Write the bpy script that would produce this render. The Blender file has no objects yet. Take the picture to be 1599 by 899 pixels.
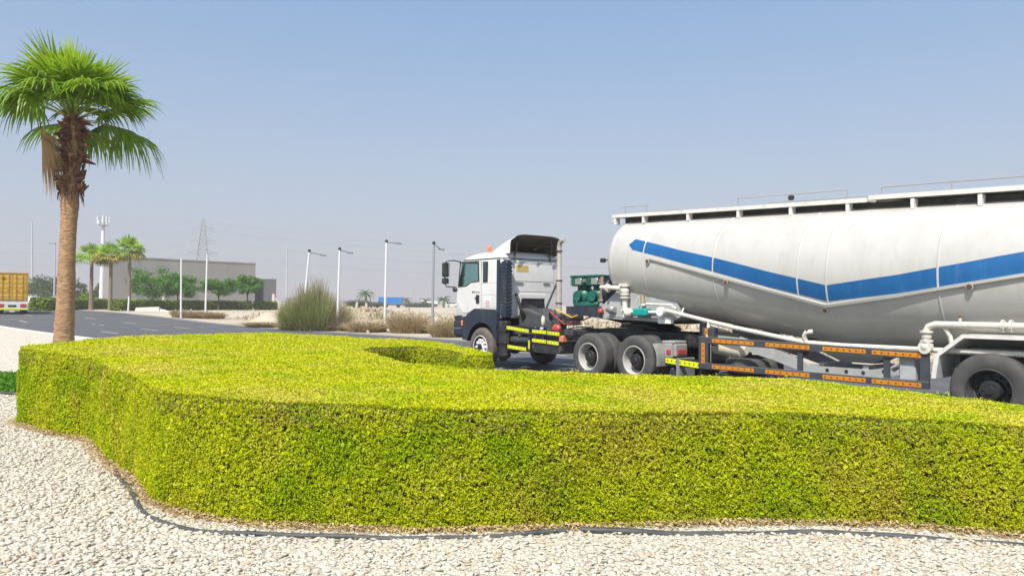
import bpy, bmesh, math, random
import numpy as np
from mathutils import Vector, Matrix

random.seed(7)
RNG = np.random.default_rng(7)
SC = bpy.context.scene
COL = SC.collection
PI = math.pi

# ------------------------------------------------------------------ camera
F_PX, CX, CY, EYE = 1163.0, 799.5, 449.5, 1.72
ROLL = 0.009
PITCH = math.radians(1.2730)
cr, sr = math.cos(ROLL), math.sin(ROLL)
cp, sp = math.cos(PITCH), math.sin(PITCH)
UP = Vector((0, -sp, cp)); RT = Vector((1, 0, 0)); FW = Vector((0, cp, sp))
cam_x = RT * cr + UP * sr
cam_y = UP * cr - RT * sr
cam = bpy.data.cameras.new('camera')
camo = bpy.data.objects.new('camera', cam); COL.objects.link(camo)
M4 = Matrix((cam_x, cam_y, -FW)).transposed().to_4x4()
M4.translation = Vector((0, 0, EYE))
camo.matrix_world = M4
cam.sensor_fit = 'HORIZONTAL'; cam.sensor_width = 36.0
cam.lens = 36.0 * F_PX / 1599.0
cam.clip_start = 0.05; cam.clip_end = 9000
SC.camera = camo

# ------------------------------------------------------------------ sky, sun, exposure
SUN_EL = math.radians(54); SUN_D = Vector((-0.36, -0.93, 0)).normalized()
sun_vec = Vector((SUN_D.x * math.cos(SUN_EL), SUN_D.y * math.cos(SUN_EL), math.sin(SUN_EL)))
W = bpy.data.worlds.new('World'); SC.world = W; W.use_nodes = True
wn = W.node_tree.nodes; wl = W.node_tree.links
bg = wn['Background']
sky = wn.new('ShaderNodeTexSky'); sky.sky_type = 'NISHITA'; sky.sun_disc = False
sky.sun_elevation = SUN_EL; sky.sun_rotation = math.atan2(SUN_D.x, SUN_D.y)
sky.altitude = 0; sky.air_density = 1.0; sky.dust_density = 2.0; sky.ozone_density = 1.2
dust = wn.new('ShaderNodeMix'); dust.data_type = 'RGBA'; dust.inputs[0].default_value = 0.45
# airborne dust greys the sky, most of all low down
wtc = wn.new('ShaderNodeTexCoord'); wsp = wn.new('ShaderNodeSeparateXYZ'); wl.new(wtc.outputs['Generated'], wsp.inputs[0])
wr = wn.new('ShaderNodeValToRGB'); we = wr.color_ramp.elements
we[0].position = 0.0; we[0].color = (2.55 / 4, 2.70 / 4, 3.10 / 4, 1); we[1].position = 0.40; we[1].color = (1.20 / 4, 2.05 / 4, 3.25 / 4, 1)
k_ = we.new(0.16); k_.color = (2.15 / 4, 2.50 / 4, 3.10 / 4, 1)
wl.new(wsp.outputs['Z'], wr.inputs[0])
wm = wn.new('ShaderNodeVectorMath'); wm.operation = 'SCALE'; wm.inputs['Scale'].default_value = 4.0; wl.new(wr.outputs[0], wm.inputs[0]); wl.new(wm.outputs[0], dust.inputs[7])
wf = wn.new('ShaderNodeMapRange'); wf.inputs[1].default_value = 0.0; wf.inputs[2].default_value = 0.75; wf.inputs[3].default_value = 0.90; wf.inputs[4].default_value = 0.30
wl.new(wsp.outputs['Z'], wf.inputs[0]); wl.new(wf.outputs[0], dust.inputs[0])
wl.new(sky.outputs[0], dust.inputs[6]); wl.new(dust.outputs[2], bg.inputs[0]); bg.inputs[1].default_value = 0.116
sun = bpy.data.lights.new('sun', 'SUN'); sun.energy = 3.4; sun.angle = math.radians(0.53)
sun.color = (1.0, 0.955, 0.88)
suno = bpy.data.objects.new('sun', sun); COL.objects.link(suno)
suno.rotation_euler = sun_vec.to_track_quat('Z', 'Y').to_euler()
suno.location = (0, 0, 40)
HAZE = 0.0009
vs = SC.view_settings
vs.view_transform = 'Standard'; vs.look = 'None'; vs.gamma = 1.0; vs.use_curve_mapping = False
vs.exposure = 0.86
SC.cycles.max_bounces = 6; SC.cycles.transparent_max_bounces = 12

# ------------------------------------------------------------------ materials
MATS = {}
def mat(name, col, rough=0.6, metal=0.0, var=0.0, vscale=3.0, bump=0.0, bscale=40.0, stretch=None,
        col2=None, spec=0.5, coat=0.0, coord='Object', thresh=None):
    if name in MATS: return MATS[name]
    m = bpy.data.materials.new(name); m.use_nodes = True; MATS[name] = m
    nt = m.node_tree; b = nt.nodes['Principled BSDF']
    b.inputs['Roughness'].default_value = rough; b.inputs['Metallic'].default_value = metal
    b.inputs['Specular IOR Level'].default_value = spec
    b.inputs['Coat Weight'].default_value = coat
    c4 = (*col, 1)
    b.inputs['Base Color'].default_value = c4
    if var or col2 or bump:
        tc = nt.nodes.new('ShaderNodeTexCoord'); mp = nt.nodes.new('ShaderNodeMapping')
        nt.links.new(tc.outputs[coord], mp.inputs[0])
        if stretch: mp.inputs['Scale'].default_value = stretch
    if var or col2:
        n = nt.nodes.new('ShaderNodeTexNoise'); n.inputs['Scale'].default_value = vscale
        n.inputs['Detail'].default_value = 6; n.inputs['Roughness'].default_value = 0.65
        nt.links.new(mp.outputs[0], n.inputs[0])
        r = nt.nodes.new('ShaderNodeValToRGB')
        lo, hi = thresh or (0.3, 0.7)
        r.color_ramp.elements[0].position = lo; r.color_ramp.elements[1].position = hi
        d = col2 if col2 else tuple(max(0, c * (1 - var)) for c in col)
        r.color_ramp.elements[0].color = (*d, 1); r.color_ramp.elements[1].color = c4
        nt.links.new(n.outputs[0], r.inputs[0]); nt.links.new(r.outputs[0], b.inputs['Base Color'])
    if bump:
        n2 = nt.nodes.new('ShaderNodeTexNoise'); n2.inputs['Scale'].default_value = bscale
        n2.inputs['Detail'].default_value = 5
        nt.links.new(mp.outputs[0], n2.inputs[0])
        bp = nt.nodes.new('ShaderNodeBump'); bp.inputs['Strength'].default_value = bump
        bp.inputs['Distance'].default_value = 0.02
        nt.links.new(n2.outputs[0], bp.inputs['Height']); nt.links.new(bp.outputs[0], b.inputs['Normal'])
    return m

def leafmat(name, cols, trans=0.25, patch=None, patch2=None, pscale=0.8, rough=0.5, spec=0.3, plo=0.45, phi=0.62):
    """cols: colours picked at random leaf by leaf; patch: a second list for areas of another hue"""
    m = bpy.data.materials.new(name); m.use_nodes = True; nt = m.node_tree
    b = nt.nodes['Principled BSDF']; out = nt.nodes['Material Output']
    b.inputs['Roughness'].default_value = rough; b.inputs['Specular IOR Level'].default_value = spec
    geo = nt.nodes.new('ShaderNodeNewGeometry')
    def ramp(cs):
        r = nt.nodes.new('ShaderNodeValToRGB'); e = r.color_ramp.elements
        e[0].position = 0; e[0].color = (*cs[0], 1); e[1].position = 1; e[1].color = (*cs[-1], 1)
        for i, c in enumerate(cs[1:-1], 1):
            k = e.new(i / (len(cs) - 1)); k.color = (*c, 1)
        nt.links.new(geo.outputs['Random Per Island'], r.inputs[0]); return r
    src = ramp(cols).outputs[0]
    if patch:
        tc = nt.nodes.new('ShaderNodeTexCoord'); n = nt.nodes.new('ShaderNodeTexNoise')
        n.inputs['Scale'].default_value = pscale; n.inputs['Detail'].default_value = 4
        nt.links.new(tc.outputs['Object'], n.inputs[0])
        mr = nt.nodes.new('ShaderNodeMapRange'); mr.inputs[1].default_value = plo; mr.inputs[2].default_value = phi
        nt.links.new(n.outputs[0], mr.inputs[0])
        mx = nt.nodes.new('ShaderNodeMix'); mx.data_type = 'RGBA'
        nt.links.new(mr.outputs[0], mx.inputs[0]); nt.links.new(src, mx.inputs[6])
        nt.links.new(ramp(patch).outputs[0], mx.inputs[7]); src = mx.outputs[2]
    if patch2:
        n = nt.nodes.new('ShaderNodeTexNoise'); n.inputs['Scale'].default_value = pscale * 1.7; n.inputs['Detail'].default_value = 3
        mp = nt.nodes.new('ShaderNodeMapping'); mp.inputs['Location'].default_value = (13, 7, 3); nt.links.new(tc.outputs['Object'], mp.inputs[0]); nt.links.new(mp.outputs[0], n.inputs[0])
        mr = nt.nodes.new('ShaderNodeMapRange'); mr.inputs[1].default_value = .48; mr.inputs[2].default_value = .66; mr.inputs[4].default_value = .8
        nt.links.new(n.outputs[0], mr.inputs[0]); mx = nt.nodes.new('ShaderNodeMix'); mx.data_type = 'RGBA'
        nt.links.new(mr.outputs[0], mx.inputs[0]); nt.links.new(src, mx.inputs[6]); nt.links.new(ramp(patch2).outputs[0], mx.inputs[7]); src = mx.outputs[2]
    nt.links.new(src, b.inputs['Base Color'])
    t = nt.nodes.new('ShaderNodeBsdfTranslucent'); nt.links.new(src, t.inputs[0])
    ms = nt.nodes.new('ShaderNodeMixShader'); ms.inputs[0].default_value = trans
    nt.links.new(b.outputs[0], ms.inputs[1]); nt.links.new(t.outputs[0], ms.inputs[2])
    nt.links.new(ms.outputs[0], out.inputs[0])
    return m

def glassmat(name, tint, gloss=0.12):
    m = bpy.data.materials.new(name); m.use_nodes = True; nt = m.node_tree
    out = nt.nodes['Material Output']; nt.nodes.remove(nt.nodes['Principled BSDF'])
    tr = nt.nodes.new('ShaderNodeBsdfTransparent'); tr.inputs[0].default_value = (*tint, 1)
    gl = nt.nodes.new('ShaderNodeBsdfGlossy'); gl.inputs['Roughness'].default_value = 0.03
    ly = nt.nodes.new('ShaderNodeLayerWeight'); ly.inputs[0].default_value = 0.35
    ad = nt.nodes.new('ShaderNodeMath'); ad.operation = 'MULTIPLY_ADD'; ad.inputs[1].default_value = 0.6; ad.inputs[2].default_value = gloss
    nt.links.new(ly.outputs['Fresnel'], ad.inputs[0])
    ms = nt.nodes.new('ShaderNodeMixShader'); nt.links.new(ad.outputs[0], ms.inputs[0])
    nt.links.new(tr.outputs[0], ms.inputs[1]); nt.links.new(gl.outputs[0], ms.inputs[2])
    nt.links.new(ms.outputs[0], out.inputs[0])
    return m

white = mat('cab white paint', (0.66, 0.655, 0.64), 0.32, var=0.10, vscale=2.5, coat=0.2)
tank_w = mat('tank white paint', (0.47, 0.465, 0.44), 0.25, col2=(0.42, 0.41, 0.38), vscale=1.6, stretch=(1.2, 1.2, 0.35), thresh=(0.28, 0.52), bump=0.05, bscale=3)
offw = mat('off white painted steel', (0.70, 0.685, 0.64), 0.5, var=0.22, vscale=6)
cream = mat('cream pipe paint', (0.72, 0.69, 0.60), 0.5, var=0.3, vscale=9)
greyst = mat('grey painted steel', (0.42, 0.435, 0.435), 0.55, var=0.25, vscale=5)
navy = mat('dark navy plastic', (0.012, 0.024, 0.048), 0.45, var=0.4, vscale=6)
black = mat('black steel', (0.018, 0.020, 0.024), 0.5, var=0.5, vscale=8)
dusty = mat('dusty black steel', (0.07, 0.07, 0.068), 0.7, col2=(0.02, 0.022, 0.026), vscale=5)
rubber = mat('tyre rubber', (0.085, 0.083, 0.078), 0.85, col2=(0.045, 0.045, 0.045), vscale=5, bump=0.1, bscale=60)
rubber_b = mat('brown dusty tyre rubber', (0.15, 0.125, 0.10), 0.85, col2=(0.07, 0.062, 0.055), vscale=5)
gasket = mat('black rubber gasket', (0.02, 0.02, 0.02), 0.6)
steel = mat('worn steel', (0.42, 0.42, 0.40), 0.45, 0.5, var=0.4, vscale=8)
alloy = mat('silver rim paint', (0.55, 0.54, 0.50), 0.45, 0.1, var=0.35, vscale=7)
darkhub = mat('greasy hub steel', (0.035, 0.037, 0.04), 0.45, 0.2, var=0.5, vscale=12)
whub = mat('white wheel paint', (0.72, 0.72, 0.72), 0.45, var=0.15)
blue = mat('blue stripe paint', (0.001, 0.078, 0.25), 0.55, col2=(0.003, 0.110, 0.30), vscale=4, stretch=(1, 1, .3))
rust = mat('rust', (0.20, 0.075, 0.04), 0.8, var=0.5, vscale=20)
green = mat('green machine paint', (0.008, 0.14, 0.10), 0.42, var=0.5, vscale=9)
orange = mat('orange reflective tape', (0.62, 0.23, 0.015), 0.45, var=0.2, vscale=8)
yellow = mat('yellow reflective tape', (0.75, 0.78, 0.01), 0.45, var=0.2, vscale=8)
blackt = mat('black tape marks', (0.03, 0.02, 0.015), 0.6)
amber = mat('amber beacon plastic', (0.75, 0.17, 0.06), 0.3)
redl = mat('red lamp lens', (0.45, 0.06, 0.05), 0.3, var=0.3, vscale=12)
chrome = mat('mirror glass', (0.35, 0.37, 0.38), 0.06, 1.0)
defl_in = mat('deflector inside brown fibreglass', (0.20, 0.165, 0.12), 0.8, var=0.4, vscale=5)
interior = mat('cab interior', (0.10, 0.10, 0.10), 0.8)
canvas = mat('dusty gearbox cover', (0.075, 0.08, 0.085), 0.75, var=0.5, vscale=6, bump=0.2, bscale=8)
sticker = mat('yellow sticker', (0.75, 0.58, 0.18), 0.5, var=0.25, vscale=14)
stickw = mat('white sticker', (0.78, 0.78, 0.76), 0.4)
redmark = mat('red sticker print', (0.65, 0.10, 0.13), 0.5)
brown_hose = mat('brown rubber hose', (0.25, 0.14, 0.08), 0.6, var=0.4, vscale=10)
teal_glass = glassmat('teal cab glass', (0.74, 0.94, 0.91), 0.08)
dark_glass = mat('dark window glass', (0.02, 0.05, 0.055), 0.08)
pole_w = mat('white pole paint', (0.66, 0.66, 0.66), 0.5)
pole_g = mat('galvanised pole', (0.33, 0.35, 0.37), 0.5, 0.4)
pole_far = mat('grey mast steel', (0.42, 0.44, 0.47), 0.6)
conc = mat('building grey render', (0.31, 0.30, 0.28), 0.85, var=0.18, vscale=0.5, stretch=(1, 1, .4))
conc_d = mat('dark grey cladding', (0.10, 0.105, 0.115), 0.7, var=0.1, vscale=0.6)
barrier_m = mat('pale concrete', (0.62, 0.52, 0.48), 0.85, var=0.2, vscale=2)
trunk_m = None

def weather(m, col, scale, lo, hi, amount, stretch):
    nt = m.node_tree; b = nt.nodes['Principled BSDF']; src = b.inputs['Base Color'].links[0].from_socket
    tc = nt.nodes.new('ShaderNodeTexCoord'); mp = nt.nodes.new('ShaderNodeMapping'); mp.inputs['Scale'].default_value = stretch; nt.links.new(tc.outputs['Object'], mp.inputs[0])
    n = nt.nodes.new('ShaderNodeTexNoise'); n.inputs['Scale'].default_value = scale; n.inputs['Detail'].default_value = 8; n.inputs['Roughness'].default_value = .7; nt.links.new(mp.outputs[0], n.inputs[0])
    mr = nt.nodes.new('ShaderNodeMapRange'); mr.inputs[1].default_value = lo; mr.inputs[2].default_value = hi; mr.inputs[4].default_value = amount; nt.links.new(n.outputs[0], mr.inputs[0])
    mx = nt.nodes.new('ShaderNodeMix'); mx.data_type = 'RGBA'; mx.inputs[7].default_value = (*col, 1); nt.links.new(mr.outputs[0], mx.inputs[0]); nt.links.new(src, mx.inputs[6]); nt.links.new(mx.outputs[2], b.inputs['Base Color'])
weather(tank_w, (0.34, 0.31, 0.26), 2.4, .55, .76, .5, (2.6, 2.6, .16)); weather(tank_w, (0.30, 0.27, 0.23), 7, .66, .76, .6, (.9, 1, 1))
weather(blue, (0.30, 0.36, 0.44), 3.0, .56, .78, .20, (3, 3, .2)); weather(white, (0.42, 0.39, 0.33), 3.0, .55, .75, .45, (2, 2, .35))
weather(navy, (0.16, 0.145, 0.12), 3.5, .5, .75, .35, (1.5, 1.5, .5)); weather(black, (0.15, 0.135, 0.11), 4, .5, .75, .5, (1, 1, 1)); weather(offw, (.33, .28, .2), 4, .55, .75, .5, (1, 1, .4))

# ------------------------------------------------------------------ mesh helpers
def empty(name, loc=(0, 0, 0), rz=0.0, parent=None):
    o = bpy.data.objects.new(name, None); COL.objects.link(o)
    o.location = loc; o.rotation_euler = (0, 0, rz); o.empty_display_size = 0.3
    if parent: o.parent = parent
    return o
def tag(o, label=None, cat=None, group=None, kind=None):
    if label: o['label'] = label
    if cat: o['category'] = cat
    if group: o['group'] = group
    if kind: o['kind'] = kind
    return o
def thing(name, label, cat, loc=(0, 0, 0), rz=0.0, group=None):
    return tag(empty(name, loc, rz), label, cat, group)
def copy_tree(o, parent=None):
    c = o.copy(); COL.objects.link(c)
    if parent is not None: c.parent = parent
    for ch in [k for k in o.children]: copy_tree(ch, c)
    return c

ORG = [0.0, 0.0, 0.0]
class MB:
    def __init__(self, org=None):
        self.v = []; self.f = []; self.mi = []; self.m = 0
        self.o = tuple(ORG if org is None else org)
    def add(self, vs_, fs):
        b = len(self.v); self.v.extend([tuple(p) for p in vs_])
        for f in fs: self.f.append(tuple(i + b for i in f)); self.mi.append(self.m)
    def hull(self, pts):
        bm = bmesh.new()
        for p in pts: bm.verts.new(p)
        bmesh.ops.convex_hull(bm, input=bm.verts)
        for v in [v for v in bm.verts if not v.link_faces]: bm.verts.remove(v)
        bmesh.ops.dissolve_limit(bm, angle_limit=0.01, verts=bm.verts, edges=bm.edges)
        bm.verts.index_update()
        self.add([v.co[:] for v in bm.verts], [[v.index for v in f.verts] for f in bm.faces]); bm.free()
    def box(self, x0, x1, y0, y1, z0, z1, b=0.0):
        x0, x1 = sorted((x0, x1)); y0, y1 = sorted((y0, y1)); z0, z1 = sorted((z0, z1))
        if b <= 0:
            vs_ = [(x, y, z) for x in (x0, x1) for y in (y0, y1) for z in (z0, z1)]
            self.add(vs_, [(0, 1, 3, 2), (4, 6, 7, 5), (0, 4, 5, 1), (2, 3, 7, 6), (0, 2, 6, 4), (1, 5, 7, 3)])
        else:
            b = min(b, (x1 - x0) * .45, (y1 - y0) * .45, (z1 - z0) * .45); P = []
            for sx in (0, 1):
                for sy in (0, 1):
                    for sz in (0, 1):
                        X = x1 if sx else x0; Y = y1 if sy else y0; Z = z1 if sz else z0
                        dx = -b if sx else b; dy = -b if sy else b; dz = -b if sz else b
                        P += [(X, Y + dy, Z + dz), (X + dx, Y, Z + dz), (X + dx, Y + dy, Z)]
            self.hull(P)
    def prism(self, poly, y0, y1):
        """poly in (x,z), extruded in y"""
        n = len(poly)
        vs_ = [(x, y0, z) for x, z in poly] + [(x, y1, z) for x, z in poly]
        self.add(vs_, [tuple(range(n)), tuple(range(2 * n - 1, n - 1, -1))] + [(i, i + n, (i + 1) % n + n, (i + 1) % n) for i in range(n)])
    def frame(self, outer, inner, y0, y1):
        """a plate in (x,z) with a hole; outer and inner have equal counts"""
        n = len(outer)
        vs_ = [(x, y, z) for y in (y0, y1) for ring in (outer, inner) for x, z in ring]
        O0, I0, O1, I1 = 0, n, 2 * n, 3 * n; fs = []
        for i in range(n):
            j = (i + 1) % n
            fs += [(O0 + i, O0 + j, I0 + j, I0 + i), (O1 + j, O1 + i, I1 + i, I1 + j), (O0 + j, O0 + i, O1 + i, O1 + j), (I0 + i, I0 + j, I1 + j, I1 + i)]
        self.add(vs_, fs)
    def tube(self, pts, r, n=10, caps=True):
        P = [Vector(p) for p in pts]; R = r if isinstance(r, (list, tuple)) else [r] * len(P)
        rings = []; t0 = (P[1] - P[0]).normalized()
        u = t0.orthogonal().normalized()
        for i, p in enumerate(P):
            a = P[max(i - 1, 0)]; c = P[min(i + 1, len(P) - 1)]
            t = (c - a).normalized() if (c - a).length > 1e-9 else t0
            u = (u - t * u.dot(t))
            u = u.normalized() if u.length > 1e-6 else t.orthogonal().normalized()
            w = t.cross(u)
            rings.append([p + (u * math.cos(2 * PI * k / n) + w * math.sin(2 * PI * k / n)) * R[i] for k in range(n)])
        vs_ = [q for g in rings for q in g]; fs = []
        for i in range(len(P) - 1):
            for k in range(n):
                fs.append((i * n + k, i * n + (k + 1) % n, (i + 1) * n + (k + 1) % n, (i + 1) * n + k))
        if caps: fs += [tuple(range(n - 1, -1, -1)), tuple(range((len(P) - 1) * n, len(P) * n))]
        self.add(vs_, fs)
    def cyl(self, p0, p1, r, n=20): self.tube([p0, p1], r, n)
    def lathe(self, prof, c=(0, 0, 0), axis='y', n=48, close=False):
        """prof: (r, h) pairs turned about the axis through c"""
        vs_ = []; m = len(prof)
        for k in range(n):
            a = 2 * PI * k / n; ca, sa = math.cos(a), math.sin(a)
            for r, hh in prof:
                if axis == 'y': vs_.append((c[0] + r * ca, c[1] + hh, c[2] + r * sa))
                elif axis == 'z': vs_.append((c[0] + r * ca, c[1] + r * sa, c[2] + hh))
                else: vs_.append((c[0] + hh, c[1] + r * ca, c[2] + r * sa))
        fs = []
        for k in range(n):
            k2 = (k + 1) % n
            for i in range(m - 1): fs.append((k * m + i, k2 * m + i, k2 * m + i + 1, k * m + i + 1))
        self.add(vs_, fs)
    def sphere(self, c, r, n=12, m=8, sc=(1, 1, 1)):
        vs_ = []; fs = []
        for i in range(m + 1):
            th = PI * i / m
            for k in range(n):
                a = 2 * PI * k / n
                vs_.append((c[0] + r * sc[0] * math.sin(th) * math.cos(a), c[1] + r * sc[1] * math.sin(th) * math.sin(a), c[2] + r * sc[2] * math.cos(th)))
        for i in range(m):
            for k in range(n): fs.append((i * n + k, (i + 1) * n + k, (i + 1) * n + (k + 1) % n, i * n + (k + 1) % n))
        self.add(vs_, fs)
    def build(self, name, mats, parent=None, smooth=None, label=None):
        me = bpy.data.meshes.new(name)
        ox, oy, oz = self.o
        me.from_pydata([(x - ox, y - oy, z - oz) for x, y, z in self.v], [], self.f)
        for m_ in (mats if isinstance(mats, (list, tuple)) else [mats]): me.materials.append(m_)
        if any(self.mi): me.polygons.foreach_set('material_index', self.mi)
        bm = bmesh.new(); bm.from_mesh(me)
        bmesh.ops.remove_doubles(bm, verts=bm.verts, dist=1e-5)
        bmesh.ops.recalc_face_normals(bm, faces=bm.faces); bm.to_mesh(me); bm.free()
        if smooth is not None:
            me.polygons.foreach_set('use_smooth', [True] * len(me.polygons))
            me.set_sharp_from_angle(angle=math.radians(smooth))
        o = bpy.data.objects.new(name, me); COL.objects.link(o)
        if parent: o.parent = parent
        if label: o['label'] = label
        return o

def np_mesh(name, V, Fc, mats, parent=None, smooth=False, mi=None):
    V = np.asarray(V, np.float32); Fc = np.asarray(Fc, np.int32); k = Fc.shape[1]
    me = bpy.data.meshes.new(name)
    me.vertices.add(len(V)); me.vertices.foreach_set('co', V.ravel())
    me.loops.add(Fc.size); me.loops.foreach_set('vertex_index', Fc.ravel())
    me.polygons.add(len(Fc)); me.polygons.foreach_set('loop_start', np.arange(0, Fc.size, k, dtype=np.int32))
    if mi is not None: me.polygons.foreach_set('material_index', np.asarray(mi, np.int32))
    me.update(calc_edges=True)
    if smooth: me.polygons.foreach_set('use_smooth', np.ones(len(Fc), bool))
    for m_ in (mats if isinstance(mats, (list, tuple)) else [mats]): me.materials.append(m_)
    o = bpy.data.objects.new(name, me); COL.objects.link(o)
    if parent: o.parent = parent
    return o

def unit(a): return a / (np.linalg.norm(a, axis=-1, keepdims=True) + 1e-9)
def leaf_quads(P, N, ln, wd, spread=0.8, droop=0.0, rng=RNG):
    """folded rhombic leaves at P with mean facing N"""
    n = len(P)
    nr = unit(N + rng.normal(0, spread, (n, 3)))
    t = unit(np.cross(nr, rng.normal(0, 1, (n, 3)))); t[:, 2] -= droop; t = unit(t)
    b = unit(np.cross(nr, t)); nr = np.cross(t, b)
    L_ = (ln * rng.uniform(0.7, 1.3, n))[:, None] if np.ndim(ln) == 0 else ln[:, None] * rng.uniform(0.7, 1.3, (n, 1))
    W_ = L_ * wd
    base = P - t * L_ * .5; tip = P + t * L_ * .5 - nr * L_ * 0.12
    a = P + b * W_ * .5 + nr * L_ * 0.10; c = P - b * W_ * .5 + nr * L_ * 0.10
    V = np.stack([base, a, tip, c], 1).reshape(-1, 3)
    Fq = np.arange(4 * n).reshape(n, 4)
    return V, Fq

# the dusty air
hz = bpy.data.materials.new('dusty air'); hz.use_nodes = True; nt = hz.node_tree; nt.nodes.remove(nt.nodes['Principled BSDF'])
pv = nt.nodes.new('ShaderNodeVolumePrincipled'); pv.inputs['Color'].default_value = (0.84, 0.79, 0.78, 1); pv.inputs['Density'].default_value = HAZE
pv.inputs['Anisotropy'].default_value = 0.0
nt.links.new(pv.outputs[0], nt.nodes['Material Output'].inputs['Volume'])
mb = MB((0, 0, 0)); mb.box(-7600, 7600, -7600, 7600, -1.2, 47)
tag(mb.build('haze', hz), kind='stuff')

# ------------------------------------------------------------------ the lie of the land
HD = math.radians(-38.405)
hx, hy = math.sin(HD), math.cos(HD)           # along the road, away from the viewer
lx, ly = -hy, hx                              # to the left of that
def wxy(s, L): return (hx * s - lx * L, hy * s - ly * L)
def sL(x, y): return (x * hx + y * hy, -(x * lx + y * ly))
def smooth(a, b, x):
    t = min(1, max(0, (x - a) / (b - a))); return t * t * (3 - 2 * t)
def zg(s): return 0.5 * smooth(55, 95, s)
def zxy(x, y): return zg(sL(x, y)[0])
def ray(px, py):
    u = (px - CX) / F_PX; v = -(py - CY) / F_PX
    x = u * cr - v * sr; w = u * sr + v * cr
    return (x, cp - w * sp, sp + w * cp)
def at(px, py, Y):
    r = ray(px, py); t = Y / r[1]; return Vector((r[0] * t, Y, EYE + r[2] * t))
def gnd(px, Y):
    """the ground point at depth Y in the direction of column px"""
    p = at(px, 475, Y); return Vector((p.x, p.y, zxy(p.x, p.y)))
def hgt(px, py, Y): return at(px, py, Y).z

def interp(pts, s):
    for (a, b), (c, d) in zip(pts, pts[1:]):
        if s <= c: return b + (d - b) * (s - a) / (c - a)
    return pts[-1][1]
NEAR = [(-60, 10.0), (0, 9.4), (8, 9.1), (15, 8.6), (25, 7.6), (35, 6.4), (45, 5.15), (57, 4.0), (72, 2.6), (90, 0.6), (120, -3), (200, -13), (400, -40)]
FAR = [(-60, 22.5), (0, 21.6), (20, 21.0), (35, 20.0), (47, 18.8), (72, 18.2), (85, 17.2), (116, 15.8), (154, 13.5), (200, 9), (400, -14)]
S_ST = [-60, -40, -25, -12, 0, 4, 8, 12, 16, 20, 25, 30, 35, 40, 45, 51, 57, 63, 68, 72, 78, 85, 92, 100, 110, 120, 137, 154, 175, 200, 300, 400]
def ribbon(name, fa, fb, dz, m, n=6, ss=S_ST, kind='structure'):
    V = []; Fq = []
    for i, s in enumerate(ss):
        a, b = fa(s), fb(s)
        for k in range(n + 1):
            L = a + (b - a) * k / n; x, y = wxy(s, L); V.append((x, y, zg(s) + dz))
    for i in range(len(ss) - 1):
        for k in range(n):
            j = i * (n + 1) + k; Fq.append((j, j + 1, j + n + 2, j + n + 1))
    o = np_mesh(name, V, Fq, m); o['kind'] = kind; return o

sand = mat('desert sand', (0.50, 0.43, 0.33), 0.95, col2=(0.36, 0.30, 0.22), vscale=0.08, bump=0.5, bscale=2.5, thresh=(0.36, 0.62))
asphalt = mat('asphalt', (0.105, 0.105, 0.104), 0.85, col2=(0.064, 0.065, 0.068), vscale=0.9, stretch=(1.0, 0.045, 1.0), bump=0.3, bscale=60, thresh=(.32, .66))
for nd in asphalt.node_tree.nodes:
    if nd.type == 'MAPPING': nd.inputs['Rotation'].default_value = (0, 0, HD)
paint_w = mat('worn road paint', (0.62, 0.62, 0.60), 0.7, var=0.35, vscale=4)
kerb_m = mat('kerb concrete', (0.52, 0.50, 0.45), 0.9, var=0.2, vscale=2)
# ground: one sheet out to the horizon
gs = [-3000, -600, -120, -60, -20, 0, 10, 20, 30, 40, 50, 55, 60, 65, 70, 75, 80, 85, 90, 95, 105, 130, 200, 400, 800, 1500, 3000, 6000]
gl = [-5000, -1500, -500, -150, -50, 0, 25, 60, 150, 400, 900, 2000, 5000]
V = []; Fq = []
for s in gs:
    for L in gl: x, y = wxy(s, L); V.append((x, y, zg(s) - 0.012))
for i in range(len(gs) - 1):
    for k in range(len(gl) - 1):
        j = i * len(gl) + k; Fq.append((j, j + 1, j + len(gl) + 1, j + len(gl)))
tag(np_mesh('ground', V, Fq, sand), kind='structure')
near = lambda s: interp(NEAR, s); far = lambda s: interp(FAR, s)
ribbon('road', near, far, -0.004, asphalt)
# painted lane lines
mbl = MB()
def dash(s0, s1, L, w=0.13):
    f = []
    for s, d in ((s0, 0), (s1, 0)):
        for e in (-w / 2, w / 2):
            x, y = wxy(s, L(s) + e); f.append((x, y, zg(s) + 0.002))
    mbl.add(f, [(0, 1, 3, 2)])
for off, ph in ((3.0, 0.0), (6.1, 3.4), (9.0, 6.3)):
    s = -30 + ph
    while s < 170:
        for q in range(3): dash(s + q, s + q + 1, lambda t: near(t) + off)
        s += 10.6
for i in range(len(S_ST) - 1):
    a, b = S_ST[i], S_ST[i + 1]
    if b <= 200:
        dash(a, b, lambda t: near(t) + 0.35, 0.12)
        dash(a, b, lambda t: far(t) - 0.5, 0.12)
tag(mbl.build('road_markings', paint_w), kind='structure')
# kerb along the near edge
V = []; Fq = []
for s in S_ST:
    for dL, dz in ((-0.16, -0.01), (-0.16, 0.06), (-0.015, 0.075), (0.0, 0.06), (0.0, -0.01)):
        x, y = wxy(s, near(s) + dL); V.append((x, y, zg(s) + dz))
for i in range(len(S_ST) - 1):
    for k in range(4): j = i * 5 + k; Fq.append((j, j + 1, j + 6, j + 5))
tag(np_mesh('kerb', V, Fq, kerb_m), kind='structure')

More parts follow.
